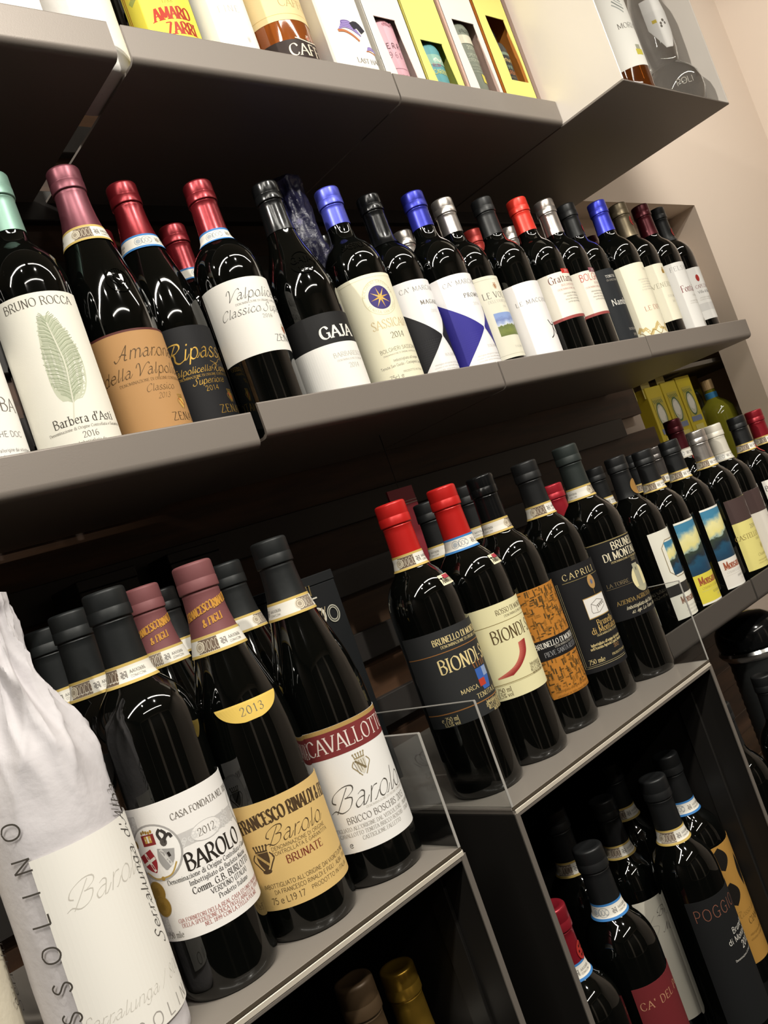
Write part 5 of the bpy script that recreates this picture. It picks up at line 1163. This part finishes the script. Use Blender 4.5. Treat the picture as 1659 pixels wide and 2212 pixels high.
def pr3(P): P.rect(-.05, .128, .05, .142, ink('d0cdb8')); P.off = .0008; cart(P, .002, .146, ink('6f7468')); P.text('2009', .002, .118, .006, ink('c8ccb8'), 'sans'); P.text('SPEYSIDE', .004, .106, .005, ink('c8ccb8'), 'sans'); P.text('SCOTCH WHISKY', .004, .098, .005, ink('c8ccb8'), 'sans', cond=.8); small(P, 3, .004, .09, .003, .04, ink('a8ac9a')); P.rect(.004, .064, .016, .078, ink('d8cc5a')); P.rect(-.05, .006, .05, .05, ink('8fa898')); P.off = .001; P.rect(.008, .028, .018, .036, ink('55706c')); P.rect(.010, .044, .016, .050, ink('6a7a78'))
def pr4(P): P.rect(-.05, .05, .05, .128, ink('2b2d2c')); P.off = .0008; P.rect(-.05, .124, .05, .129, ink('7a8a78')); cart(P, .004, .112, ink('b09a68')); P.text('1998', .0, .100, .006, ink('9ab8a0'), 'sans'); P.text('BARBADOS', .006, .090, .0068, ink('c8783a'), 'sans', cond=.85); small(P, 2, .006, .084, .003, .03, ink('8a7a5a'))
cream = M('cream_card', 'ebe6dc', .55); yel = M('yellow_card', 'e9df7a', .5); pinkc = M('pink_card', 'd8b8ae', .55); white2 = M('rose_white_card', 'e8dfd8', .55); orc = M('orange_card', 'd8893a', .5)
window_box(.9005, .9815, .694, cream, cream, .140, -.0001, .142, (M('pink_tube', 'd9a8b4', .5), None), pr1, 'cream gift box with a pink bottle in its window', .20, .72)
window_box(.9855, 1.0665, .694, yel, yel, .118, -.0001, .120, (M('teal_tube', '5a9aa0', .5), None), pr2, 'yellow gift box with a teal bottle in its window', .18, .76)
window_box(1.0745, 1.1555, .692, white2, pinkc, .165, -.0001, .166, (M('grey_tube', '767c6e', .5), None), pr3, 'rosy white gift box with a grey green bottle in its window', .20, .84)
window_box(1.1655, 1.2475, .694, yel, orc, .190, .080, .150, (M('black_tube', '2b2d2c', .45), M('stopper_black', '1c1f22', .3)), pr4, 'yellow gift box with orange side and a black bottle in its window', .26, .84)

# bottles in the end box
ZE = Z1+.0022
t = empty('spirits_bottle', (1.397, .612, ZC+ZE), math.radians(-28)); tag(t, 'slim amber bottle with long white label in the pale end box', 'bottle', 'bottles in the end box')
PROF['slim'] = [(.001, .003), (.030, .001), (.034, 0), (.036, .004), (.0352, .010), (.036, .016), (.0352, .022), (.036, .030), (.036, .26), (.030, .29), (.016, .31), (.014, .36), (.001, .36)]; RB['slim'] = .036
b = MB(); b.smooth = True; b.lathe(PROF['slim'], M('brown_amber', '7a3f14', .05, trans=.6, coat=.4), 36); b.build('glass_body', t)
L = lab(t, 'slim', .075, .052, .24, 'f1efe8', uc=.004); P = Print('slim'); P.rect(.006, .070, .022, .080, ink('cfc34a')); P.rect(.008, .080, .018, .088, ink('a8a894')); P.text('MORUS', .010, .118, .009, KG, 'serif', rot=0)
for k in range(9): P.line(bez([(.010+.003*math.sin(k), .145+.006*k), (.002, .152+.006*k), (-.008+.002*k, .160+.006*k)], 3), .0022, ink(['a8aca8', '8d928d', 'c0c4c0'][k % 3]))
P.build('print', L)
bottle('bordeaux', 1.490, .705, ZE, 0, 'dark bottle standing between the two bottles in the pale end box', black_cap, H=.33, group='bottles in the end box', name='spirits_bottle')
t = empty('spirits_bottle', (1.569, .6165, ZC+ZE), math.radians(-28)); tag(t, 'clear glass bottle with round bulb base and white shield label', 'bottle', 'bottles in the end box')
pb = [(.001, .003), (.022, .001), (.034, .004), (.044, .016), (.0495, .034), (.050, .050), (.047, .066), (.040, .080), (.031, .091), (.026, .098), (.0265, .108), (.029, .122), (.030, .19), (.027, .22), (.018, .25), (.013, .27), (.013, .33), (.001, .33)]
PROF['bulb'] = [p for p in pb]; RB['bulb'] = .030
b = MB(); b.smooth = True; b.lathe(pb, M('clear_bottle', 'f4f6f7', .02, trans=1.0), 44); b.build('glass_body', t)
b = MB(); b.smooth = True; b.lathe([(.0135, .26), (.0145, .27), (.0145, .336), (.001, .337)], silver_cap, 24); b.build('capsule', t)
P = Print('bulb', .0008, rr=.030); P.span(lambda v: -.026*(1 if v > .16 else max(.25, (v-.105)/.055)), lambda v: .026*(1 if v > .16 else max(.25, (v-.105)/.055)), .12, .215, paper('f0eeea'), 20); L = P.build('front_label', t)
P = Print('bulb', .0010, rr=.030)
for k in range(5): P.disc(.002+.005*math.cos(k*1.3), .165+.006*math.sin(k*2.1), .0022, .0028, KG, 10)
P.rect(-.016, .168, -.008, .174, ink('d8c04a')); P.build('print', L)
P = Print('bulb', .0010, rr=.050); P.text('POLI', -.012, .040, .011, LG, 'sans'); P.build('glass_print', t)

# ================================================================== NICHE COMPARTMENT
b = MB(); zbox(b, (1.60, 1.09, .183), (2.74, 1.36, .195), M('niche_shelf', '6f675e', .5), .001); o = b.build('niche_shelf'); tag(o, 'grey shelf board inside the wall niche above the yellow boxes', 'shelf')
ycard = M('lemon_card', 'c9b52e', .5); GY = 'yellow boxes in the wall niche'
def lemon_box(x, y, z, h, desc):
    t = empty('lemon_box', (x, y, ZC+z)); tag(t, desc, 'box', GY); w2 = .039
    part('box_body', (-w2, 0, 0), (w2, .075, h), ycard, t, .001)
    P = Print(None, 0, flat=lambda u, v, o: (u, -.0004-o, v)); P.off = 0
    P.rect(-.026, h-.13, .026, h-.030, ink('b9ab4a')); P.off = .0003
    P.disc(0, h-.078, .022, .034, ink('4f6a4a'), 24, hole=.82); P.disc(0, h-.078, .0185, .029, ink('c9c8b4'), 24)
    P.off = .0006
    for k in range(5): a = k*1.256; P.disc(.007*math.cos(a), h-.075+.010*math.sin(a), .008, .011, ink('e2e0d4'), 14)
    for k in range(6): P.line([(-.022+.008*k, h-.036), (-.016+.008*k, h-.046)], .0025, ink('5a7048'))
    P.rect(-.028, h-.128, .028, h-.114, ink('7d86a0')); P.rect(-.022, h-.2, .022, h-.138, ink('cfc472')); P.build('print', t); return t
zz = NZ0
lemon_box(2.035, 1.115, zz, .462, 'yellow box with white flower oval, leftmost in the wall niche')
lemon_box(2.119, 1.115, zz, .466, 'yellow box with white flower oval, second from the left in the niche')
lemon_box(2.203, 1.115, zz, .470, 'yellow box with white flower oval, third from the left in the niche')
lemon_box(2.335, 1.20, zz, .475, 'yellow box set back behind the limoncello bottle in the niche')
lemon_box(2.42, 1.20, zz, .475, 'yellow box in the far right back of the niche')
for i, x in enumerate((1.93, 2.012, 2.094)):
    t = lemon_box(x, 1.12, .1952, .14, ('yellow box above the niche shelf, left of three', 'yellow box above the niche shelf, middle of three', 'yellow box above the niche shelf, right of three')[i])
t = empty('limoncello_bottle', (2.372, 1.137, ZC+zz)); tag(t, 'round bottle of yellow green liqueur with cork and blue collar in the niche', 'bottle')
b = MB(); b.smooth = True; b.lathe([(.001, 0), (.045, 0), (.05, .01), (.05, .335), (.047, .355), (.036, .372), (.022, .383), (.015, .392), (.015, .415), (.001, .415)], M('lemon_liqueur', '8d8a2a', .06, trans=.3, coat=.3), 32); b.build('glass_body', t)
b = MB(); b.lathe([(.0155, .388), (.0168, .389), (.0168, .406), (.0155, .407)], ink('3f86b8'), 24); b.build('blue_collar', t)
b = MB(); b.lathe([(.0135, .415), (.0155, .416), (.0155, .444), (.001, .445)], M('cork', 'b99a6e', .8, bump=(200, .4, .001)), 20); b.build('cork', t)
